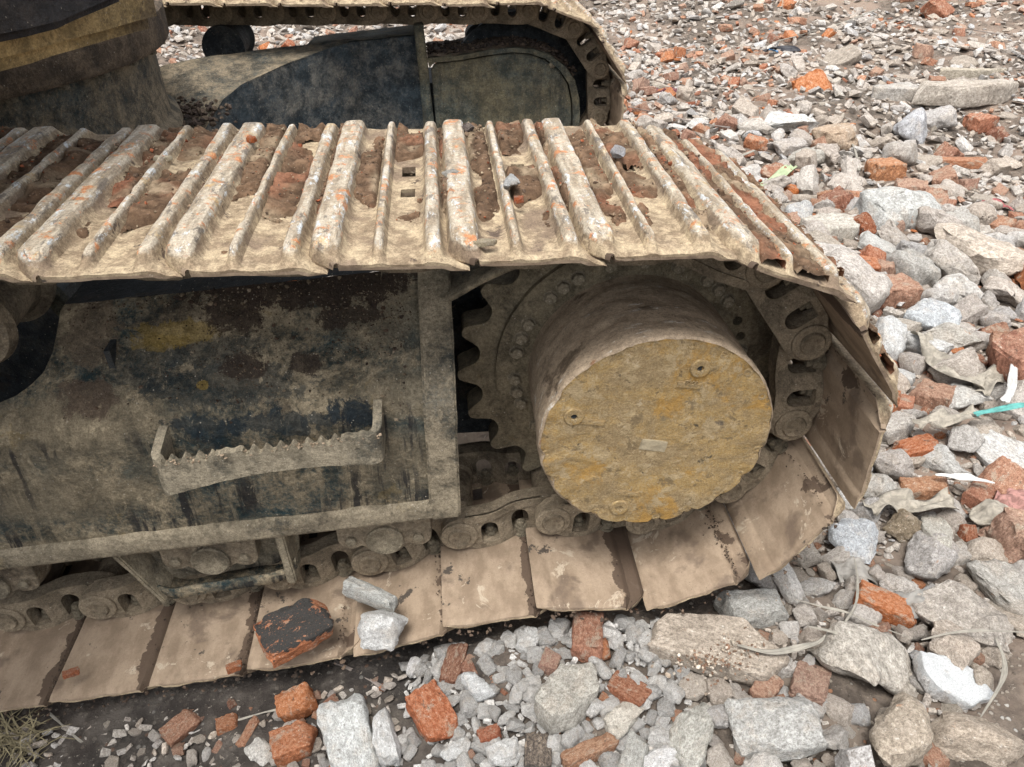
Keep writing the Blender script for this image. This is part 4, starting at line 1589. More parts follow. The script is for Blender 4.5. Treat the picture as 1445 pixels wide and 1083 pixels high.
# hero pieces: px centre, px size, kind, tilt (deg yaw, pitch, roll), colour, label; z given when it lies on a shoe
HERO = [
 # u, v, w, h, kind, flat, yaw, pitch, roll, colour, variant, label, z
 (1012, 920, 205, 108, 'slab', .42, -8, 6, 4, (.36, .30, .235), 0, 'largest pale slab of masonry strewn with crumbs, just right of the last track shoe', None),
 (1060, 862, 108, 62, 'block', .65, 5, 5, 0, (.38, .365, .33), 1, 'grey angular stone wedged between the track shoe and the large crumb-covered slab', None),
 (1096, 1032, 148, 98, 'block', .70, 4, -6, 4, (.40, .39, .365), 2, 'big grey concrete block at the bottom edge below the crumb-covered slab', None),
 (978, 1040, 84, 86, 'stone', .6, 60, 0, 5, (.40, .385, .34), 3, 'grey green rounded stone left of the big grey concrete block', None),
 (942, 1074, 86, 46, 'stone', .7, 0, 0, 0, (.60, .59, .58), 4, 'near white chunk cut by the bottom edge left of the grey block', None),
 (1143, 966, 64, 66, 'brick', .45, 62, 15, 0, (.37, .25, .20), 5, 'pinkish brick piece standing right of the crumb-covered slab', None),
 (1216, 932, 155, 112, 'stone', .62, 12, 0, 8, (.37, .335, .285), 6, 'large grey rounded boulder left of the white-faced stone', None),
 (1346, 962, 112, 92, 'slab', .55, -28, 14, 4, (.76, .76, .75), 1, 'white-faced plaster stone among the brown boulders at lower right', None),
 (1272, 1032, 92, 112, 'stone', .75, 80, 0, -6, (.38, .315, .24), 7, 'tan lumpy boulder at the bottom between grey block and right corner', None),
 (1384, 1050, 150, 92, 'stone', .7, -8, 0, 4, (.39, .32, .245), 8, 'tan boulder filling the lower right corner', None),
 (1248, 856, 92, 72, 'brick', .7, -25, 10, 5, (.50, .17, .055), 0, 'bright orange broken brick under the dry grass blades', None),
 (1352, 872, 120, 140, 'stone', .6, -52, 0, 6, (.33, .29, .245), 9, 'long brown grey boulder lying diagonally above the white-faced stone', None),
 (1422, 832, 90, 120, 'block', .6, -60, 8, 0, (.37, .345, .305), 3, 'tall grey concrete piece at the right edge below the pink cloth', None),
 (1204, 764, 72, 66, 'stone', .8, 0, 0, 0, (.44, .455, .47), 0, 'bluish crumbly lime lump touching the lower corner of the track shoe', None),
 (1418, 646, 92, 86, 'slab', .35, 12, -14, 0, (.55, .535, .51), 2, 'flat whitish concrete paving block at the right edge', None),
 (1292, 636, 76, 46, 'brick', .8, 15, 0, 10, (.44, .135, .045), 1, 'rust orange brick lump left of the whitish paving block', None),
 (1330, 652, 84, 50, 'stone', .6, -10, 0, 0, (.42, .405, .375), 1, 'grey stone between orange lump and whitish paving block', None),
 (1302, 692, 84, 42, 'brick', .8, 5, 0, 0, (.42, .22, .12), 2, 'cream and orange brick piece under the thin white strip', None),
 (1380, 700, 60, 44, 'brick', .8, 40, 0, 0, (.36, .16, .10), 3, 'dull red brick corner left of the pink cloth', None),
 (1276, 742, 62, 52, 'stone', .8, 0, 0, 0, (.22, .165, .10), 2, 'brown clay lump below the cream and orange brick', None),
 (1320, 752, 50, 60, 'slab', .4, 70, 20, 0, (.47, .44, .38), 3, 'thin pale plaster flake standing right of the brown clay lump', None),
 (1212, 650, 40, 50, 'stone', .8, 70, 0, 0, (.42, .42, .41), 3, 'small grey stone at the outer edge of the upright track shoe', None),
 (1316, 448, 84, 56, 'stone', .7, -14, 0, 0, (.43, .445, .455), 4, 'bluish grey stone above the pale plastic-draped rocks', None),
 (1306, 492, 62, 66, 'block', .75, -50, 0, 0, (.52, .51, .49), 4, 'near white block directly below the bluish grey stone', None),
 (1252, 482, 58, 76, 'block', .7, 70, 0, 10, (.49, .485, .47), 5, 'pale upright block nearest the outer track shoes', None),
 (1262, 412, 86, 54, 'brick', .7, 4, 0, 0, (.40, .235, .165), 4, 'pinkish dusty brick slab behind the track end', None),
 (1213, 380, 62, 42, 'brick', .9, -15, 0, 15, (.46, .165, .07), 5, 'orange brick shard beside the track grouser tips', None),
 (1288, 384, 70, 72, 'block', .95, 15, 0, 0, (.37, .35, .315), 6, 'grey cube of concrete behind the pinkish brick slab', None),
 (1352, 414, 72, 58, 'stone', .75, 0, 0, 0, (.49, .465, .43), 5, 'pale pitted stone right of the grey concrete cube', None),
 (1416, 416, 76, 54, 'stone', .65, 0, 0, 0, (.44, .385, .33), 6, 'pinkish tan stone at the right edge beside the pitted stone', None),
 (1264, 300, 128, 74, 'block', .75, 0, 0, 0, (.40, .395, .37), 7, 'widest grey concrete block with a crack, left of the red rag', None),
 (1352, 318, 64, 52, 'block', .7, 10, 0, 0, (.41, .385, .345), 8, 'grey concrete piece between wide cracked block and red rag', None),
 (1392, 356, 150, 84, 'stone', .45, -4, 0, 0, (.42, .355, .285), 7, 'broad earth-covered mound of mortar below the red rag', None),
 (1178, 196, 66, 46, 'block', .75, 12, 0, 0, (.40, .295, .20), 9, 'tan dusty block with square edges above the pale green strip', None),
 (1284, 180, 52, 58, 'stone', .95, 70, 0, 0, (.38, .375, .38), 8, 'rounded bluish boulder in the middle of the rubble field', None),
 (1384, 174, 58, 30, 'brick', .7, 20, 0, 0, (.40, .17, .10), 6, 'red brick half right of the rounded bluish boulder', None),
 (1362, 132, 150, 40, 'slab', .5, 10, 0, 0, (.40, .35, .29), 4, 'long grey concrete beam lying below the thin plank', None),
 (1372, 104, 100, 16, 'slab', .45, 3, 0, 0, (.44, .385, .30), 5, 'thin flat plank of concrete on top of the long beam', None),
 (1270, 132, 84, 32, 'slab', .6, -6, 0, 0, (.40, .37, .33), 0, 'grey flat slab left of the long concrete beam', None),
 (1116, 174, 84, 34, 'stone', .5, -4, 0, 0, (.50, .49, .46), 9, 'pale bluish flat rock left of the tan square block', None),
 (1138, 224, 48, 42, 'block', .8, 30, 0, 0, (.38, .35, .30), 0, 'grey broken block touching the pale green strip', None),
 (1250, 240, 62, 36, 'brick', .7, 10, 0, 0, (.48, .23, .11), 7, 'pale orange brick lump above the wide cracked block', None),
 (1352, 232, 90, 22, 'brick', .5, -3, 0, 0, (.42, .19, .10), 8, 'long red brick with dusty white top right of centre rubble', None),
 (1176, 282, 34, 26, 'brick', .9, 20, 0, 0, (.46, .135, .045), 9, 'dark orange crumbled brick below the grey broken block', None),
 (1176, 322, 96, 44, 'slab', .5, 3, 0, 0, (.46, .425, .365), 1, 'pale crumbly plaster slab just outside the track edge', None),
 (1128, 300, 40, 36, 'stone', .8, 3, 0, 0, (.42, .415, .40), 0, 'small grey stone against the upper track edge', None),
 (1070, 180, 60, 26, 'stone', .7, 0, 0, 0, (.44, .40, .35), 1, 'low pale stone beyond the far end of the track shoes', None),
 (1240, 350, 64, 46, 'block', .5, -35, 20, 0, (.46, .45, .42), 1, 'tilted pale shard leaning below the wide cracked block', None),
 (1338, 478, 100, 46, 'stone', .6, -8, 0, 0, (.42, .39, .34), 2, 'grey brown rock right of the bluish grey stone', None),
 (1368, 514, 56, 30, 'brick', .7, 0, 0, 0, (.34, .15, .09), 10, 'red brick with white top below the grey brown rock', None),
 (1262, 530, 54, 40, 'block', .7, -30, 0, 0, (.48, .475, .46), 2, 'pale triangular stone below the upright block at the shoes', None),
 (1275, 574, 30, 40, 'brick', .9, 60, 0, 0, (.46, .20, .12), 11, 'orange pink brick bit peeking out behind the upright shoe', None),
 (1360, 560, 86, 40, 'stone', .6, 5, 0, 0, (.45, .43, .395), 3, 'grey rock under the white strip and the cloth', None),
 (1195, 705, 40, 40, 'stone', .8, 5, 0, 0, (.45, .43, .40), 4, 'small pale rock at the corner of the last upright shoe', None),
 (1238, 690, 60, 44, 'stone', .7, -25, 0, 0, (.43, .405, .365), 5, 'grey pointed rock beside the upright shoe edge', None),
 # below the track, left to right
 (254, 1028, 58, 58, 'brick', .7, 50, 0, 10, (.38, .20, .13), 0, 'mortar-smeared brick lying alone on the black soil', None),
 (322, 1024, 38, 36, 'brick', .9, 20, 0, 0, (.42, .17, .075), 1, 'small white and orange brick chip left of the brick pair', None),
 (352, 1036, 36, 54, 'brick', .7, 75, 0, 0, (.44, .22, .13), 2, 'narrow upright pinkish brick left of the orange block', None),
 (418, 992, 62, 60, 'brick', .85, 15, -18, 10, (.48, .175, .06), 3, 'orange brick with cream broken face, upper of the brick pair', None),
 (414, 1050, 70, 68, 'brick', .8, 25, 0, 0, (.46, .17, .07), 4, 'orange brick block, lower of the brick pair on black soil', None),
 (366, 1064, 44, 48, 'stone', .8, 0, 0, 0, (.56, .54, .50), 6, 'white mortar lump left of the lower orange brick', None),
 (492, 1040, 100, 112, 'block', .6, -62, 10, 12, (.50, .505, .49), 3, 'big pale tapered stone at the bottom beside the orange bricks', None),
 (546, 1042, 42, 88, 'block', .7, -72, 0, 0, (.60, .60, .59), 4, 'narrow white pointed stone right of the big tapered stone', None),
 (586, 942, 26, 32, 'block', .8, 70, 0, 0, (.66, .65, .63), 5, 'small white chip on black soil above the crumbling brick', None),
 (612, 1004, 84, 88, 'brick', .7, -55, 10, 0, (.44, .135, .05), 5, 'crumbling orange red brick half sunk in the black soil', None),
 (640, 940, 40, 66, 'brick', .5, 80, 0, 0, (.24, .105, .065), 6, 'dark red dirty brick half buried left of the white gravel', None),
 (800, 986, 92, 104, 'slab', .75, 48, 8, 0, (.41, .385, .335), 2, 'long smooth grey stone in the middle of the white gravel', None),
 (828, 900, 48, 76, 'brick', .6, 82, 10, 0, (.36, .17, .11), 7, 'brick with grey mortar patch standing under the middle track shoe', None),
 (676, 970, 52, 44, 'stone', .85, 0, 0, 0, (.55, .555, .55), 7, 'largest white lump at the left of the white gravel', None),
 (776, 934, 34, 44, 'brick', .8, 70, 0, 0, (.40, .25, .20), 8, 'pale pink brick chip above the long smooth grey stone', None),
 (690, 1038, 36, 34, 'brick', .9, 20, 0, 0, (.40, .12, .055), 9, 'small dark red brick cube among the white gravel', None),
 (746, 906, 38, 46, 'block', .85, 65, 0, 0, (.56, .55, .53), 6, 'white pointed chip at the top of the white gravel', None),
 (878, 1014, 60, 66, 'block', .8, 40, 0, 0, (.54, .50, .43), 7, 'cream mortar block with an orange chip right of long grey stone', None),
 (888, 974, 66, 58, 'brick', .6, -35, 0, 0, (.32, .12, .06), 10, 'red brown brick above the cream mortar block', None),
 (832, 1064, 86, 56, 'brick', .8, 25, 0, 0, (.38, .215, .13), 11, 'tan orange brick at the bottom edge below long grey stone', None),
 (895, 1066, 62, 60, 'block', .7, 60, 0, 0, (.42, .41, .375), 8, 'grey block beside the tan orange brick at the bottom edge', None),
 (760, 1060, 42, 60, 'brick', .5, 85, 0, 0, (.13, .12, .11), 0, 'blackened brick standing at the bottom edge left of the tan brick', None),
 (710, 1062, 50, 44, 'block', .8, 10, 0, 0, (.60, .595, .58), 9, 'white chalky block at the bottom of the white gravel', None),
 (640, 1058, 42, 36, 'block', .8, 30, 0, 0, (.60, .60, .585), 0, 'white angular chip right of the narrow pointed stone', None),
 # on the shoes
 (414, 894, 118, 96, 'brick', .52, 36, 0, 6, (.44, .165, .07), 6, 'large orange brick with black tarry face lying on the lower track shoes', -.405),
 (522, 839, 82, 46, 'block', .8, -25, 0, 0, (.42, .415, .385), 2, 'grey stone with a square pale face resting on a lower shoe', -.385),
 (540, 890, 72, 60, 'stone', .8, 25, 0, 0, (.58, .575, .56), 8, 'white black-speckled stone on the shoe edge below the grey one', -.395),
 (100, 950, 26, 18, 'brick', .8, 25, 0, 0, (.46, .15, .065), 9, 'small orange brick bit on the leftmost lower shoes', -.478),
 (330, 942, 24, 20, 'brick', .9, 25, 0, 0, (.46, .16, .06), 10, 'small orange brick bit by the outer edge of a lower shoe', -.448),
 (684, 343, 36, 13, 'slab', .5, 12, 0, 0, (.46, .38, .25), 3, 'thin tan flake lying between grousers near the shoe edge', .392),
 (660, 180, 20, 14, 'stone', .8, 0, 0, 0, (.14, .10, .08), 2, 'dark clod stuck behind a grouser at the far shoe edge', .395),
 (355, 197, 16, 12, 'brick', .9, 0, 0, 0, (.55, .15, .04), 11, 'bright orange brick crumb in the mud of the upper track', .405),
 (722, 256, 24, 22, 'stone', .6, 0, 0, 0, (.44, .44, .43), 3, 'grey pebble beside the clean-out hole of an upper shoe', .400),
 (732, 282, 14, 12, 'brick', .9, 0, 0, 0, (.52, .13, .04), 3, 'orange brick crumb below the clean-out hole', .400),
 (872, 214, 22, 20, 'stone', .8, 0, 0, 0, (.36, .35, .36), 4, 'blue grey pebble in the mud of the curving shoes', .400),
 (230, 224, 28, 11, 'slab', .5, 5, 0, 0, (.56, .48, .34), 4, 'flat cream flake between grousers on the upper left shoes', .395),
 (636, 245, 26, 14, 'stone', .7, 5, 0, 0, (.42, .40, .36), 5, 'grey oval pebble between grousers of a middle upper shoe', .395),
]
CRT = CR.transposed()


def pix_box(me, M):
    co = np.empty(len(me.vertices) * 3, dtype=np.float32)
    me.vertices.foreach_get('co', co)
    co = co.reshape(-1, 3)
    Mn = np.array(M)
    wv = co @ Mn[:3, :3].T + Mn[:3, 3]
    dv = (wv - np.array(CAM)) @ np.array(CRT).T
    uu = 722.5 + FPX * dv[:, 0] / -dv[:, 2]
    vv = 541.5 - FPX * dv[:, 1] / -dv[:, 2]
    return uu.min(), uu.max(), vv.min(), vv.max(), wv[:, 2].min(), wv[:, 2].max()


LAND = []
for (u, v, pw, ph, kind, fl, yaw, pit, rol, col, var, label, zz) in HERO:
    me = (PR[kind])[var % len(PR[kind])]
    p = at_g(u, v) if zz is None else at_z(u, v, zz)
    foot = p.z
    k = (p - CAM).length / FPX
    e = Euler((math.radians(rol), math.radians(pit), math.radians(yaw) - .09))
    h0 = HALF[me.name]
    asp = (1.0, float(h0[1] / h0[0]) * 1.05, None)
    half = [pw * k / 2, pw * k / 2 * asp[1], 0]
    if 25 < abs(yaw) < 65: half = [max(pw, ph) * k * .5, max(pw, ph) * k * .30, 0]
    elif abs(yaw) > 45: half = [ph * k / 2 * 1.2, ph * k / 2 * 1.2 * asp[1], 0]
    half[2] = fl * min(half[0], half[1])
    # real size from the extent seen: width across and depth plus height down the picture
    for _ in range(4):
        S3 = Matrix.Diagonal((half[0] / h0[0], half[1] / h0[1], half[2] / h0[2], 1))
        M = Matrix.Translation(p) @ e.to_matrix().to_4x4() @ S3
        ua, ub, va, vb, za, zb = pix_box(me, M)
        fx, fy = pw / (ub - ua), ph / (vb - va)
        if abs(yaw) > 45: fx, fy = fy, fx
        if 25 < abs(yaw) < 65: fx = fy = (fx * fy) ** .5
        half[0] *= fx ** .8; half[1] *= fy ** .8; half[2] *= (fx * fy) ** .4
        half[2] = min(max(half[2], .35 * fl * min(half[:2])), 1.1 * max(half[:2]))
        cu, cv = (ua + ub) / 2, (va + vb) / 2
        sink = .22 if zz is None else .02
        zc = foot - za + p.z - sink * (zb - za) if _ else p.z
        p2 = at_z(u + (u - cu) * .0, v, zc)
        p = Vector((p2.x, p2.y, zc))
        # slide over the ground until the outline is centred on the place seen
        ua, ub, va, vb, za, zb = pix_box(me, Matrix.Translation(p) @ e.to_matrix().to_4x4() @ S3)
        du, dv_ = u - (ua + ub) / 2, v - (va + vb) / 2
        q2 = at_z(u + du, v + dv_, zc)
        p = Vector((q2.x, q2.y, zc))
        if zz is None: foot = float(ground_z(np.array([p.x]), np.array([p.y]))[0])
    if kind != 'brick': col = tuple(min(.70, c * 1.10 + .015 * i) for i, c in enumerate(col))
    else:
        col = tuple(c * 1.08 * .88 + d * .12 for c, d in zip(col, (.44, .33, .27))) if col[0] > .2 else col
    o = put_stone(kind, me, p, half, e, col)
    if 'tarry face' in label: o.data = o.data.copy(); o.data.materials[0] = M_TAR
    if label.startswith('white-faced'): o.data = o.data.copy(); o.data.materials[0] = M_WHITEWASH
    tag(o, label, NAMES[kind][1])
    LAND.append((u, v, pw, ph, label))
    if zz is None: placed.append((p.x, p.y, (half[0] * half[1]) ** .5 * .92))


# ------------------------------------------------------------------ the rubble field
fwd = CR @ Vector((0, 0, -1))


def in_view(x, y, margin=0.0):
    d = CR.transposed() @ (Vector((x, y, -.45)) - CAM)
    if d.z > -.05: return False, 0, 0
    uu, vv = 722.5 + FPX * d.x / -d.z, 541.5 - FPX * d.y / -d.z
    return (-margin < uu < 1445 + margin and -margin < vv < 1083 + margin), uu, vv


CELL = .25
grid = {}


def clear(x, y, r, over):
    gx, gy = int(math.floor(x / CELL)), int(math.floor(y / CELL))
    for i in range(gx - 2, gx + 3):
        for j in range(gy - 2, gy + 3):
            for (a, b, c) in grid.get((i, j), ()):
                if (a - x) ** 2 + (b - y) ** 2 < ((c + r) * over) ** 2: return False
    return True


def claim(x, y, r):
    grid.setdefault((int(math.floor(x / CELL)), int(math.floor(y / CELL))), []).append((x, y, r))


for q in placed: claim(*q)


def on_machine(x, y, r):
    if x < .28 + r * .2 and -.31 - r < y < .33: return True
    if .2 < x < .40 + r and -.31 - r < y < .33: return False
    if x < .35 and 1.75 - r < y < 2.42 + r: return True
    return False


field = []
classes = [(.15, 160), (.115, 600), (.085, 1600), (.065, 3600), (.050, 6000), (.038, 9000), (.028, 18000), (.020, 26000), (.0135, 34000), (.009, 46000)]
for r0, tries in classes:
    far = {.15: 9, .115: 12, .085: 13, .065: 12, .050: 11, .038: 10, .028: 9.5, .020: 6.5, .0135: 3.6, .009: 2.3}[r0]
    for _ in range(tries):
        dd = far * RNG.random() ** (.70 if r0 > .06 else .75)
        if dd < .55: continue
        # direction inside the camera's fan, with a margin for a step to the side
        az = RNG.uniform(-.86, .80)
        x, y = CAM.x + dd * math.sin(az + .09), CAM.y + dd * math.cos(az + .09)
        ok, uu, vv = in_view(x, y, 160)
        if not ok: continue
        r = r0 * RNG.uniform(.8, 1.25)
        if on_machine(x, y, r) and not (-.47 < x < .15 and -.31 - r < y < -.285 and r0 < .026): continue
        black = x < -.42 and y < -.2
        if black and (r0 > .015 or RNG.random() < .7): continue
        if x < .9 and y > .33 and y < 1.75 and x < .30 and RNG.random() < .6: continue
        gravel = -.47 < x < .06 and y < -.28
        if gravel and r0 > .025: continue
        near_right = x > .1 and dd < 3.2
        if r0 > .10 and dd < 1.7 and x < .8: continue
        if dd > 3.0 and r0 > .10 and RNG.random() < .6: continue
        if dd > 3.4 and r0 > .08 and RNG.random() < .45: continue
        if dd > 4.2 and r0 > .06 and RNG.random() < .55: continue
        if dd > 5.0 and r0 > .045 and RNG.random() < .55: continue
        far_soil = vv < 45 and uu > 1080
        if far_soil and RNG.random() < .3: continue
        if not clear(x, y, r, (.52 if gravel else (.63 if r0 > .03 else .62))): continue
        claim(x, y, r)
        t = RNG.random()
        if gravel: kind = 'stone' if t < .30 else ('block' if t < .93 else 'brick')
        else:
            pb = .055 + .17 * float(np.clip(vnoise(np.array([[x * 1.6, y * 1.1, 5.0]]), 77)[0] * 1.6 + .15, 0, 1))
            kind = 'brick' if t < pb else ('block' if t < pb + (1 - pb) * .55 else ('slab' if t < pb + (1 - pb) * .70 else 'stone'))
        pal = PAL[kind]
        col = np.array(pal[RNG.integers(len(pal))]) * RNG.uniform(.82, 1.14)
        dust = np.array((.44, .385, .335)) if kind != 'brick' else np.array((.42, .31, .25))
        k_ = RNG.uniform(.15, .75) if kind != 'brick' else RNG.uniform(0, .9) ** 1.1
        col = col * (1 - k_) + dust * k_
        if gravel and kind != 'brick': col = np.array((.58, .575, .56)) * RNG.uniform(.62, 1.12)
        field.append((r / dd, x, y, r, kind, tuple(np.clip(col, 0, 1)), dd, gravel))

field.sort(key=lambda q: -q[0])
LIMIT = {'brick': 300, 'block': 300, 'stone': 300, 'slab': 300}
used = {k: sum(1 for h in HERO if h[4] == k) for k in LIMIT}
zs = ground_z(np.array([q[1] for q in field]), np.array([q[2] for q in field]))
stuff = {k: ([], [], []) for k in LIMIT}
nv = {k: 0 for k in LIMIT}
ZL = {
    'brick': {'gravel': 'small brick chip lying among the white gravel below the track', 'near': 'broken brick piece in the coarse rubble beside the track end', 'mid': 'broken brick piece in the rubble field behind the track end', 'far': 'distant small brick fragment near the top of the rubble field', 'left': 'brick fragment glimpsed between and beyond the two tracks'},
    'block': {'gravel': 'angular pale chip in the white gravel below the track', 'near': 'angular concrete chunk in the coarse rubble beside the track end', 'mid': 'angular concrete chunk in the rubble field behind the track end', 'far': 'distant small concrete chunk near the top of the rubble field', 'left': 'concrete chunk glimpsed between and beyond the two tracks'},
    'stone': {'gravel': 'small white stone in the gravel below the track', 'near': 'rough grey stone in the coarse rubble beside the track end', 'mid': 'rough grey stone in the rubble field behind the track end', 'far': 'distant small grey stone near the top of the rubble field', 'left': 'grey stone glimpsed between and beyond the two tracks'},
    'slab': {'gravel': 'flat mortar flake in the white gravel below the track', 'near': 'flat mortar slab in the coarse rubble beside the track end', 'mid': 'flat mortar slab in the rubble field behind the track end', 'far': 'distant flat mortar slab near the top of the rubble field', 'left': 'flat mortar slab glimpsed between and beyond the two tracks'},
}
GN = {'brick': 'brick pieces', 'block': 'concrete chunks', 'stone': 'grey stones', 'slab': 'mortar slabs'}
STOPS = (' left of', ' right of', ' below', ' above', ' beside', ' behind', ' at the', ' lying', ' in the', ' with ', ' among', ' between', ' touching', ', ', ' wedged', ' cut by',
         ' standing', ' strewn', ' filling', ' under', ' near', ' beyond', ' half', ' over', ' against', ' leaning', ' peeking', ' directly', ' resting', ' stuck', ' by the', ' on top', ' on ')
MARKS = []
for (u, v, pw, ph, lab) in LAND[:-13]:
    s_ = lab
    for st in STOPS:
        if st in s_: s_ = s_[:s_.index(st)]
    MARKS.append((u, v, pw, ph, s_))
from collections import Counter
cnt = Counter(m[4] for m in MARKS)
MARKS = [m for m in MARKS if cnt[m[4]] == 1 and 3 <= len(m[4].split()) <= 7]
pending = []


def describe(kind, col, apx, uu, vv):
    m = min(MARKS, key=lambda q: math.hypot((q[0] - uu) / (1 + q[2] / 160), (q[1] - vv) / (1 + q[3] / 160)))
    dx, dy = uu - m[0], vv - m[1]
    dist = math.hypot(dx, dy)
    if dist > 240: return None, dist
    if abs(dx) > 2 * abs(dy): rel = 'right of' if dx > 0 else 'left of'
    elif abs(dy) > 2 * abs(dx): rel = 'below' if dy > 0 else 'above'
    else: rel = ('lower ' if dy > 0 else 'upper ') + ('right of' if dx > 0 else 'left of')
    lum = sum(col) / 3
    if kind == 'brick': tone = 'orange' if col[0] > .37 else ('red' if col[1] < .14 else 'dusty red')
    else: tone = 'white' if lum > .48 else ('pale' if lum > .40 else ('tan' if col[0] - col[2] > .085 else 'grey'))
    size = 'tiny' if apx < 14 else ('small' if apx < 26 else ('middling' if apx < 48 else 'large'))
    noun = {'brick': 'brick piece', 'block': 'concrete chunk', 'stone': 'stone', 'slab': 'mortar flake'}[kind]
    return f'{size} {tone} {noun} {rel} the {m[4]}', dist


for (ap, x, y, r, kind, col, dd, gravel), z in zip(field, zs):
    asp = RNG.uniform(.55, 1.0), RNG.uniform(.45, .8)
    rot = Euler((RNG.normal(0, .35), RNG.normal(0, .35), RNG.uniform(0, 6.28)))
    if kind == 'slab': asp = (asp[0], asp[1] * .42)
    zc = z + r * asp[1] * RNG.uniform(.15, .85)
    ok, uu, vv = in_view(x, y, 20)
    if uu < 868 and y > .3 and not (232 < uu < 660 and 28 < vv < 92): ok = False   # behind the machine
    if y > .3 and uu < 868 and vv < 28: ok = False
    if ok and used[kind] < LIMIT[kind] - 4:
        used[kind] += 1
        me = PR[kind][RNG.integers(len(PR[kind]))]
        o = put_stone(kind, me, (x, y, zc), (r, r * asp[0], r * asp[1]), rot, col)
        zone = 'gravel' if gravel else ('left' if uu < 870 and y > .3 else ('near' if vv > 420 else ('mid' if vv > 120 else 'far')))
        lab, dist = describe(kind, col, 2 * ap * FPX, uu, vv)
        if lab and zone != 'left': pending.append((lab, dist, o))
        tag(o, ZL[kind][zone], NAMES[kind][1], GN[kind] + {'gravel': ' in the white gravel below the track', 'near': ' beside the track end', 'mid': ' behind the track end', 'far': ' near the top of the field', 'left': ' beyond the tracks'}[zone])
    else:
        V, T = LOW[kind][RNG.integers(8)]
        Vv = V * np.array((r, r * asp[0], r * asp[1]))
        Vv = Vv @ np.array(rot.to_matrix()).T + np.array((x, y, zc))
        a, b_, c_ = stuff[kind]
        a.append(Vv); b_.append(T + nv[kind]); c_.append(np.tile(np.array((*col, 1.0)), (len(V), 1)))
        nv[kind] += len(V)
ORD = ('nearest', 'second nearest', 'third nearest', 'fourth nearest', 'fifth nearest', 'sixth nearest', 'seventh nearest', 'eighth nearest')
byl = {}
for lab, dist, o in pending: byl.setdefault(lab, []).append((dist, o))
for lab, lst in byl.items():
    lst.sort(key=lambda q: q[0])
    for i, (dist, o) in enumerate(lst):
        full = lab if len(lst) == 1 else (f'{ORD[i]} {lab}' if i < len(ORD) else None)
        if full and len(full.split()) <= 16: o['label'] = full
SN = {'brick': ('brick_rubble', 'small red brick crumbs scattered through the rubble field', 'brick rubble'), 'block': ('concrete_rubble', 'small angular concrete rubble covering the ground', 'concrete rubble'),
      'stone': ('gravel', 'small grey and white stones covering the ground', 'gravel'), 'slab': ('mortar_rubble', 'small flat mortar flakes covering the ground', 'mortar rubble')}
for kind, (a, b_, c_) in stuff.items():
    if not a: continue
    me = fast_mesh(SN[kind][0], np.concatenate(a), np.concatenate(b_), {'tint': np.concatenate(c_)})
    o = obj(SN[kind][0], me, M_BRICK_S if kind == 'brick' else M_STONE_S)
    tag(o, SN[kind][1], SN[kind][2], kind='stuff')


# ------------------------------------------------------------------ mud on the machine
def clods(name, pts, label, cat, cols=((.115, .070, .048), (.15, .098, .068), (.085, .058, .042)), flat=.7):
    A, B, K = [], [], []
    n_ = 0
    for (x, y, z, r) in pts:
        V, T = LOW['stone'][RNG.integers(8)]
        e = Euler((RNG.uniform(0, 6), RNG.uniform(0, 6), RNG.uniform(0, 6))).to_matrix()
        Vv = (V * r) @ np.array(e).T
        Vv[:, 2] *= flat
        A.append(Vv + np.array((x, y, z))); B.append(T + n_); n_ += len(V)
        c = np.array(cols[RNG.integers(len(cols))]) * RNG.uniform(.8, 1.25)
        K.append(np.tile(np.array((*c, 1)), (len(V), 1)))
    o = obj(name, fast_mesh(name, np.concatenate(A), np.concatenate(B), {'tint': np.concatenate(K)}), M_MUD)
    tag(o, label, cat, kind='stuff')


def shoe_frames():
    P = track_pins()
    out = []
    for i in range(len(P) - 1):
        (xa, za), (xb, zb) = P[i], P[i + 1]
        L = math.hypot(xb - xa, zb - za)
        dx, dz = (xb - xa) / L, (zb - za) / L
        mx, mz = (xa + xb) / 2, (za + zb) / 2
        out.append((mx + .020 * dx - .0475 * dz, mz + .020 * dz + .0475 * dx, dx, dz))
    return out


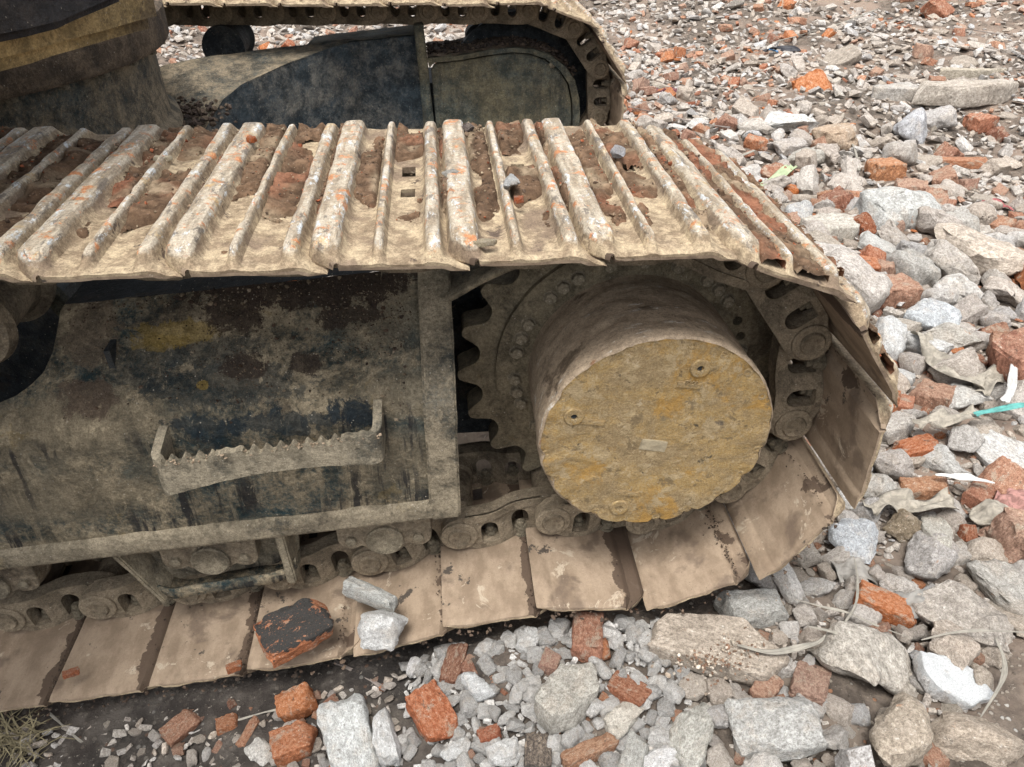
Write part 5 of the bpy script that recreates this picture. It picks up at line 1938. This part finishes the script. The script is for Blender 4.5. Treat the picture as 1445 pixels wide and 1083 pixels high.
FR_ = shoe_frames()
pts = []
patch_V, patch_T, patch_C = [], [], []
pn = 0
bands = [(-.047, -.009), (.013, .066), (.092, .112)]
for k, (sx, sz, dx, dz) in enumerate(FR_):
    if dz < -.86 or dx < -.2: continue        # only what faces the sky
    arc = sx > -.02
    steep = dz < -.12
    for bi, (u0, u1) in enumerate(bands[:3]):
        ny, nu_ = 210, 14
        yy = np.linspace(-.295 if bi < 2 else -.255, .298, ny)
        uu = np.linspace(u0, u1, nu_)
        U, Y = np.meshgrid(uu, yy, indexing='ij')
        q = np.stack([U * 1.0 + k * 3.1 + bi * 7.7, Y, 0 * U], -1).reshape(-1, 3)
        n1 = fbm(q / np.array([.07, .09, 1]), 2, 41).reshape(U.shape)
        n2 = fbm(q / .020, 4, 43).reshape(U.shape)
        # mud gathers over the chain line and towards the far edge, the outer ends are rubbed clean
        want = .78 - 1.7 * np.clip((-.09 - Y) / .2, 0, 1) - .30 * np.clip((Y - .2) / .1, 0, 1) + (.62 + 1.2 * np.clip((-.06 - Y) / .2, 0, 1) if arc else 0) + (.1 if sx < -.7 else 0)
        hole = np.exp(-(((Y - .05) / .035) ** 2 + ((U - .04) / .02) ** 2)) * (.9 if bi == 1 and not arc else 0)
        h = (n1 * .9 + want - .25 - hole)
        h = np.clip(h, -.4, 1)
        edge = np.minimum(1, np.minimum(U - u0, u1 - U) / .006 + .35)
        H = .0095 + .017 * np.sqrt(np.clip(h, 0, 1)) * edge + .0062 * n2 * (h > 0)
        if steep: h = np.clip(h + .35 * (n1 > -.45), -.4, 1); H = .010 + .018 * np.sqrt(np.clip(h, 0, 1)) * edge + .006 * n2
        H = np.where(h < 0, .004, H)
        V = np.stack([sx + U * dx - H * dz, Y, sz + U * dz + H * dx], -1).reshape(-1, 3)
        I = np.arange(nu_ * ny).reshape(nu_, ny)
        a, b_, c_, d_ = I[:-1, :-1].ravel(), I[1:, :-1].ravel(), I[1:, 1:].ravel(), I[:-1, 1:].ravel()
        T = np.concatenate([np.stack([a, b_, c_], -1), np.stack([a, c_, d_], -1)])
        keep = (h.ravel()[T] > -.02).all(1)
        T = T[keep]
        patch_V.append(V); patch_T.append(T + pn); pn += len(V)
        c = np.array((.140, .088, .054)) * RNG.uniform(.75, 1.25)
        g = np.clip(.9 + .35 * n2.reshape(-1, 1), .5, 1.4)
        red = np.clip((vnoise(q / .06, 57).reshape(-1, 1) - (.30 if not arc else .05)) / .5, 0, 1) * .65
        pale = np.clip((vnoise(q / .05, 58).reshape(-1, 1) - .35) / .3, 0, 1) * .7
        cc = c * g
        cc = cc * (1 - red) + np.array((.26, .105, .06)) * red
        cc = cc * (1 - pale) + np.array((.29, .225, .15)) * pale
        patch_C.append(np.concatenate([cc, np.ones_like(g)], 1))
        # crumbs on top of it
        for _ in range(150):
            i, j = RNG.integers(nu_), RNG.integers(ny)
            if h[i, j] < .02 and RNG.random() < .93: continue
            r = RNG.uniform(.0010, .0034) * (2.4 if RNG.random() < .06 else 1)
            hh = H[i, j] + r * .3
            pts.append((sx + U[i, j] * dx - hh * dz + RNG.normal(0, .003), Y[i, j] + RNG.normal(0, .004), sz + U[i, j] * dz + hh * dx, r))
o = obj('mud', fast_mesh('mud', np.concatenate(patch_V), np.concatenate(patch_T), {'tint': np.concatenate(patch_C)}, True), M_MUD)
tag(o, 'brown drying mud packed between the grousers of the upper track', 'mud', kind='stuff')
clods('mud_crumbs', pts, 'loose brown soil crumbs on the upper track shoes', 'soil crumbs', ((.14, .095, .066), (.18, .125, .088), (.10, .07, .05), (.26, .085, .042), (.27, .21, .14), (.21, .15, .10)))

# earth lying on the slanted frame plate
pts = []
for (u, v, su, sv, n_) in ((340, 455, 45, 40, 260), (490, 440, 40, 14, 160), (500, 495, 25, 14, 90), (345, 520, 30, 22, 150), (555, 420, 40, 55, 420), (130, 470, 30, 40, 120), (190, 420, 60, 16, 220), (340, 400, 140, 16, 700), (60, 580, 40, 20, 60), (430, 520, 100, 40, 90), (250, 560, 120, 40, 90), (575, 500, 30, 60, 120), (560, 600, 20, 60, 40)):
    for _ in range(n_):
        uu, vv = RNG.normal(u, su), RNG.normal(v, sv)
        if uu > 580 or vv > 605 or vv < 376 or uu < 90: continue
        p = plate_pt(uu, vv)
        if p.y > TOPY: continue
        r = RNG.uniform(.0009, .0028) * (2.4 if RNG.random() < .05 else 1)
        pts.append((p.x, p.y - r * .3, p.z + r * .35, r))
clods('earth_crumbs', pts, 'dark earth crumbs lying on the slanted frame plate', 'soil crumbs', ((.085, .058, .042), (.12, .082, .058), (.06, .043, .033), (.20, .155, .105), (.26, .21, .15)))
# crusted earth on the step, on the far frame shelf and along the lower shoes
pts = []
for k in range(160):
    t = RNG.random(); x = xs0 + (xs1 - xs0) * t
    if .33 < t < .6 and RNG.random() < .6: continue
    pts.append((x, YS - .002 + RNG.uniform(0, .010), .018 + .034 * t - RNG.uniform(.003, .013), RNG.uniform(.0015, .0042)))
clods('crust', pts, 'pale dried soil crusted along the serrated step edge', 'soil crust', ((.33, .255, .18), (.28, .215, .15)))
pts = []
for k in range(900):
    u = RNG.random() * (len(rim_o) - 4); i = int(u); q = rim_o[i].lerp(rim_o[i + 1], u - i)
    pts.append((q.x + RNG.normal(0, .01), YI + RNG.uniform(.03, .25), q.z + .006, RNG.uniform(.005, .014)))
for k in range(220):
    q = at_z(RNG.normal(275, 22), RNG.normal(160, 10), .09)
    pts.append((q.x, q.y, q.z + RNG.uniform(0, .03), RNG.uniform(.006, .018)))
clods('dirt_heap', pts, 'dark dirt piled on the far frame and the leg plate', 'dirt', ((.07, .052, .042), (.05, .04, .034), (.10, .075, .055)))
pts = []
for k, (sx, sz, dx, dz) in enumerate(FR_):
    if dx > -.5: continue
    for _ in range((30, 140, 10, 90, 60)[k % 5]):
        y = RNG.uniform(-.30, -.10)
        u = -.0645 + abs(RNG.normal(0, .007)) * (1 + .6 * math.sin(y * 31 + k * 2))
        r = RNG.uniform(.001, .0032)
        pts.append((sx + u * dx + .004 * dz, y, sz + u * dz - .004 * dx + r * .3, r))
    for _ in range(16):
        y = -.303 + RNG.uniform(-.016, .004); u = RNG.uniform(-.08, .1); r = RNG.uniform(.002, .007)
        pts.append((sx + u * dx, y, sz + u * dz - .016, r))
clods('shoe_dirt', pts, 'brown soil lodged between the lower track shoes', 'soil', ((.085, .060, .044), (.12, .086, .062), (.06, .046, .036)))
# crumbs on the largest slab
pts = []
for k in range(330):
    q = at_z(RNG.normal(1005, 30), RNG.normal(925, 16), -.392)
    pts.append((q.x, q.y, q.z + RNG.uniform(-.004, .008), RNG.uniform(.0015, .0055) * (1.6 if RNG.random() < .08 else 1)))
clods('crumb_heap', pts, 'white and brown crumbs heaped on the largest slab', 'crumbs', ((.45, .40, .33), (.18, .11, .075), (.33, .27, .21), (.24, .16, .11)))


# ------------------------------------------------------------------ strips, rags, stalks
def ribbon(name, pxs, width, m, label, cat, rise=.03, twist=0.6, thick=.0008, seed=0, zs=None):
    P = []
    for i, (u, v) in enumerate(pxs):
        g = at_g(u, v)
        q = at_z(u, v, g.z + (rise if zs is None else zs[i]))
        P.append(q)
    out = []
    n_ = len(P)
    for i in range(n_ - 1):
        a, b_, c_, d_ = P[max(0, i - 1)], P[i], P[i + 1], P[min(n_ - 1, i + 2)]
        for t in np.linspace(0, 1, 10, endpoint=(i == n_ - 2)):
            t2, t3 = t * t, t * t * t
            out.append(.5 * ((2 * b_) + (c_ - a) * t + (2 * a - 5 * b_ + 4 * c_ - d_) * t2 + (3 * b_ - a - 3 * c_ + d_) * t3))
    V, F = [], []
    m_ = len(out)
    nc = 7
    for i, p in enumerate(out):
        t = (out[min(m_ - 1, i + 1)] - out[max(0, i - 1)]).normalized()
        s = t.cross(Vector((0, 0, 1))).normalized()
        up_ = s.cross(t)
        a = twist * math.sin(i * .35 + seed)
        s2 = s * math.cos(a) + up_ * math.sin(a)
        taper = width(i / (m_ - 1)) if callable(width) else width
        for j in range(nc):
            f = j / (nc - 1) - .5
            w_ = up_ * (taper * .10 * math.sin(j * 2.1 + i * .5 + seed))
            V.append(tuple(p + s2 * (taper * f) + w_))
    for i in range(m_ - 1):
        for j in range(nc - 1):
            F.append((i * nc + j, i * nc + j + 1, (i + 1) * nc + j + 1, (i + 1) * nc + j))
    o = obj(name, mesh(name, V, F, 60), m)
    so = o.modifiers.new('t', 'SOLIDIFY'); so.thickness = thick
    tag(o, label, cat)
    return o


M_GRASS = mat_plain('dry_grass', (.27, .25, .21), .2, .8)
M_WHITE = mat_plain('white_plastic', (.52, .51, .48), .25, .6)
M_TEAL = mat_plain('teal_plastic', (.10, .31, .28), .3, .5)
M_CLOTH = mat_plain('grey_cloth', (.31, .28, .23), .3, .9, .1, 60, .5)
M_PINK = mat_plain('pink_cloth', (.33, .18, .155), .4, .9, .1, 60, .5)
M_RAG = mat_plain('red_rag', (.32, .11, .11), .35, .9, .1, 50, .5)
M_GREEN = mat_plain('green_strip', (.36, .42, .25), .15, .5, .3, 20)
M_TWIG = mat_plain('twig_bark', (.20, .17, .15), .3, .9)
M_BLACK = mat_plain('black_plastic', (.025, .025, .03), .2, .5)
M_BLUE = mat_plain('blue_plastic', (.06, .17, .34), .2, .5)
leaf = lambda w0: (lambda t: w0 * max(.12, math.sin(math.pi * min(1, t * .9 + .08))))
ribbon('grass_blade', [(1122, 846), (1160, 856), (1200, 866), (1240, 884), (1290, 902)], leaf(.006), M_GRASS, 'dry grey grass blade crossing in front of the bright orange brick', 'grass blade', .045, .3)
ribbon('grass_blade', [(1205, 785), (1210, 815), (1208, 850), (1192, 878), (1170, 892)], leaf(.005), M_GRASS, 'dry grass blade curling down left of the bright orange brick', 'grass blade', .055, .3)
ribbon('grass_blade', [(1140, 884), (1180, 893), (1215, 908)], leaf(.008), M_GRASS, 'broad short grass blade lying on the large grey boulder', 'grass blade', .06, .2)
ribbon('grass_blade', [(1300, 903), (1350, 892), (1400, 890), (1455, 893)], leaf(.006), M_GRASS, 'pale stalk stretched over the diagonal boulder to the right edge', 'grass blade', .075, .2)
ribbon('grass_blade', [(1405, 900), (1418, 935), (1412, 965), (1384, 1012)], leaf(.009), M_GRASS, 'greenish blade bending round the white-faced stone', 'grass blade', .05, .2)
ribbon('grass_blade', [(1040, 910), (1090, 920), (1150, 908), (1165, 896)], leaf(.012), M_GRASS, 'grey flat leaf lying on the largest slab', 'grass blade', .06, .2)
ribbon('twig', [(472, 932), (490, 942), (515, 955), (545, 972)], .007, M_TWIG, 'dark twig lying on the black soil below the shoes', 'twig', .008, .3, .004)
ribbon('twig', [(70, 1006), (95, 1030), (128, 1058)], .0035, M_GRASS, 'thin pale straw on the black soil at lower left', 'straw', .006, .2, .002)
ribbon('twig', [(335, 1016), (370, 1006), (395, 1000)], .003, M_GRASS, 'fine straw leaning on the upper orange brick', 'straw', .012, .2, .002)
ribbon('plastic_strip', [(1434, 488), (1431, 520), (1426, 552), (1418, 566)], .020, M_WHITE, 'white plastic strip standing among the rocks at the right edge', 'plastic strip', .10, .1, .003)
ribbon('plastic_strip', [(1320, 670), (1350, 672), (1380, 676), (1404, 682)], leaf(.022), M_WHITE, 'thin white strip lying in front of the grey stone', 'plastic strip', .06, .2)
ribbon('plastic_strip', [(1376, 585), (1405, 578), (1450, 571)], .018, M_TEAL, 'teal plastic strip running to the right edge', 'plastic strip', .085, .2)
ribbon('cloth_strip', [(1292, 598), (1320, 592), (1350, 588), (1380, 583)], .050, M_CLOTH, 'crumpled grey cloth strip joined to the teal strip', 'cloth', .07, .5)
ribbon('cloth_strip', [(1300, 470), (1320, 500), (1345, 528), (1390, 540)], .065, M_CLOTH, 'dusty sheet draped between the near white block and red brick', 'cloth', .06, .5)
ribbon('cloth_strip', [(1380, 552), (1405, 530), (1440, 512), (1460, 505)], .060, M_CLOTH, 'folded grey sheet at the right edge behind the white strip', 'cloth', .05, .6)
ribbon('cloth_strip', [(1225, 716), (1260, 706), (1300, 712), (1345, 706)], .060, M_CLOTH, 'crumpled beige sheet spread below the orange lumps', 'cloth', .05, .6)
ribbon('green_strip', [(1074, 266), (1096, 250), (1118, 234)], .055, M_GREEN, 'pale green plastic strip leaning at the upper track edge', 'plastic strip', .07, .1)
ribbon('scrap', [(1075, 72), (1100, 68), (1130, 72)], .07, M_BLACK, 'black plastic scrap in the far rubble', 'plastic scrap', .04, .5)
ribbon('scrap', [(1085, 70), (1098, 73)], .05, M_BLUE, 'small blue scrap beside the black plastic', 'plastic scrap', .07, .3)
for i, (pp, lab) in enumerate((([(885, 150), (930, 160), (980, 172), (1030, 180)], 'reddish dry stalks lying behind the track end'), ([(1000, 240), (1040, 222), (1065, 212)], 'pale straw near the upper corner of the track'),
                               ([(1200, 196), (1208, 216), (1212, 240)], 'thin stalk standing beside the tan square block'), ([(1090, 60), (1180, 35), (1240, 12)], 'long far straw lying across the distant rubble'),
                               ([(1340, 38), (1385, 44), (1430, 52)], 'far dark stick near the top right corner'))):
    ribbon('dry_stalk', pp, .012, M_TWIG if i in (0, 4) else M_GRASS, lab, 'stalk', .04, .3, .004)


def rag(name, u, v, size, m, label, seed, zoff=.03):
    """a crumpled cloth: a sheet gathered into folds"""
    c = at_g(u, v); c = at_z(u, v, c.z + zoff)
    n_ = 34
    g = np.linspace(-1, 1, n_)
    X, Y = np.meshgrid(g, g, indexing='ij')
    q = np.stack([X, Y, 0 * X], -1).reshape(-1, 3)
    w1 = fbm(q * 1.1 + seed, 2, seed).reshape(X.shape)
    Z = .30 * np.sin(3.2 * X + 2.4 * w1 + 1.1 * Y) * (.5 + .5 * np.abs(w1)) + .12 * fbm(q * 3 + seed, 3, seed + 2).reshape(X.shape)
    Z += .35 * (1 - (X ** 2 + Y ** 2) * .6)
    XX = X * (.7 + .22 * w1); YY = Y * (.55 + .25 * np.roll(w1, 5, 0))
    V = np.stack([c.x + XX * size, c.y + YY * size, c.z + Z * size * .55], -1).reshape(-1, 3)
    F = [(i * n_ + j, (i + 1) * n_ + j, (i + 1) * n_ + j + 1, i * n_ + j + 1) for i in range(n_ - 1) for j in range(n_ - 1)]
    o = obj(name, mesh(name, V, F, 70), m)
    o.modifiers.new('t', 'SOLIDIFY').thickness = .003
    tag(o, label, 'rag' if name == 'rag' else 'cloth')


rag('rag', 1402, 290, .085, M_RAG, 'crumpled dull red rag right of the wide cracked block', 3)
rag('rag', 1376, 306, .055, M_CLOTH, 'beige end of cloth beside the dull red rag', 5)
rag('cloth', 1432, 706, .060, M_PINK, 'pink crumpled cloth at the right edge below the paving block', 8)
rag('cloth', 1408, 730, .07, M_CLOTH, 'pale crumpled cloth lying against the pink one', 9)
rag('cloth', 1195, 800, .06, mat_plain('grey_film', (.24, .225, .20), .25, .6), 'grey crumpled film beside the bluish lime lump', 12, .02)
rag('cloth', 1290, 848, .06, mat_plain('grey_netting', (.22, .21, .19), .3, .9), 'grey tangled netting right of the bright orange brick', 14, .03)
rag('rag', 940, 130, .10, mat_plain('maroon_netting', (.14, .055, .06), .4, .9), 'maroon netting tangled beyond the far track end', 15, .02)
# dry weeds at the lower left corner
pts_, F = [], []
for k in range(110):
    q = at_g(RNG.normal(24, 18), RNG.normal(1044, 18))
    a = RNG.uniform(0, 6.28); L = RNG.uniform(.03, .08); h = RNG.uniform(.005, .04)
    b0 = len(pts_)
    dx, dy = math.cos(a), math.sin(a)
    for t in (0, .5, 1):
        for s in (-1, 1):
            pts_.append((q.x + dx * L * t - dy * .0016 * s * (1.2 - t), q.y + dy * L * t + dx * .0016 * s * (1.2 - t), q.z + h * math.sin(t * 2.2)))
    for i in (0, 1):
        F.append((b0 + 2 * i, b0 + 2 * i + 1, b0 + 2 * i + 3, b0 + 2 * i + 2))
o = obj('dry_grass', mesh('dry_grass', pts_, F), mat_plain('dead_weed', (.26, .22, .13), .3, .9))
tag(o, 'tuft of dead yellow weeds at the lower left corner', 'dead weeds', kind='stuff')
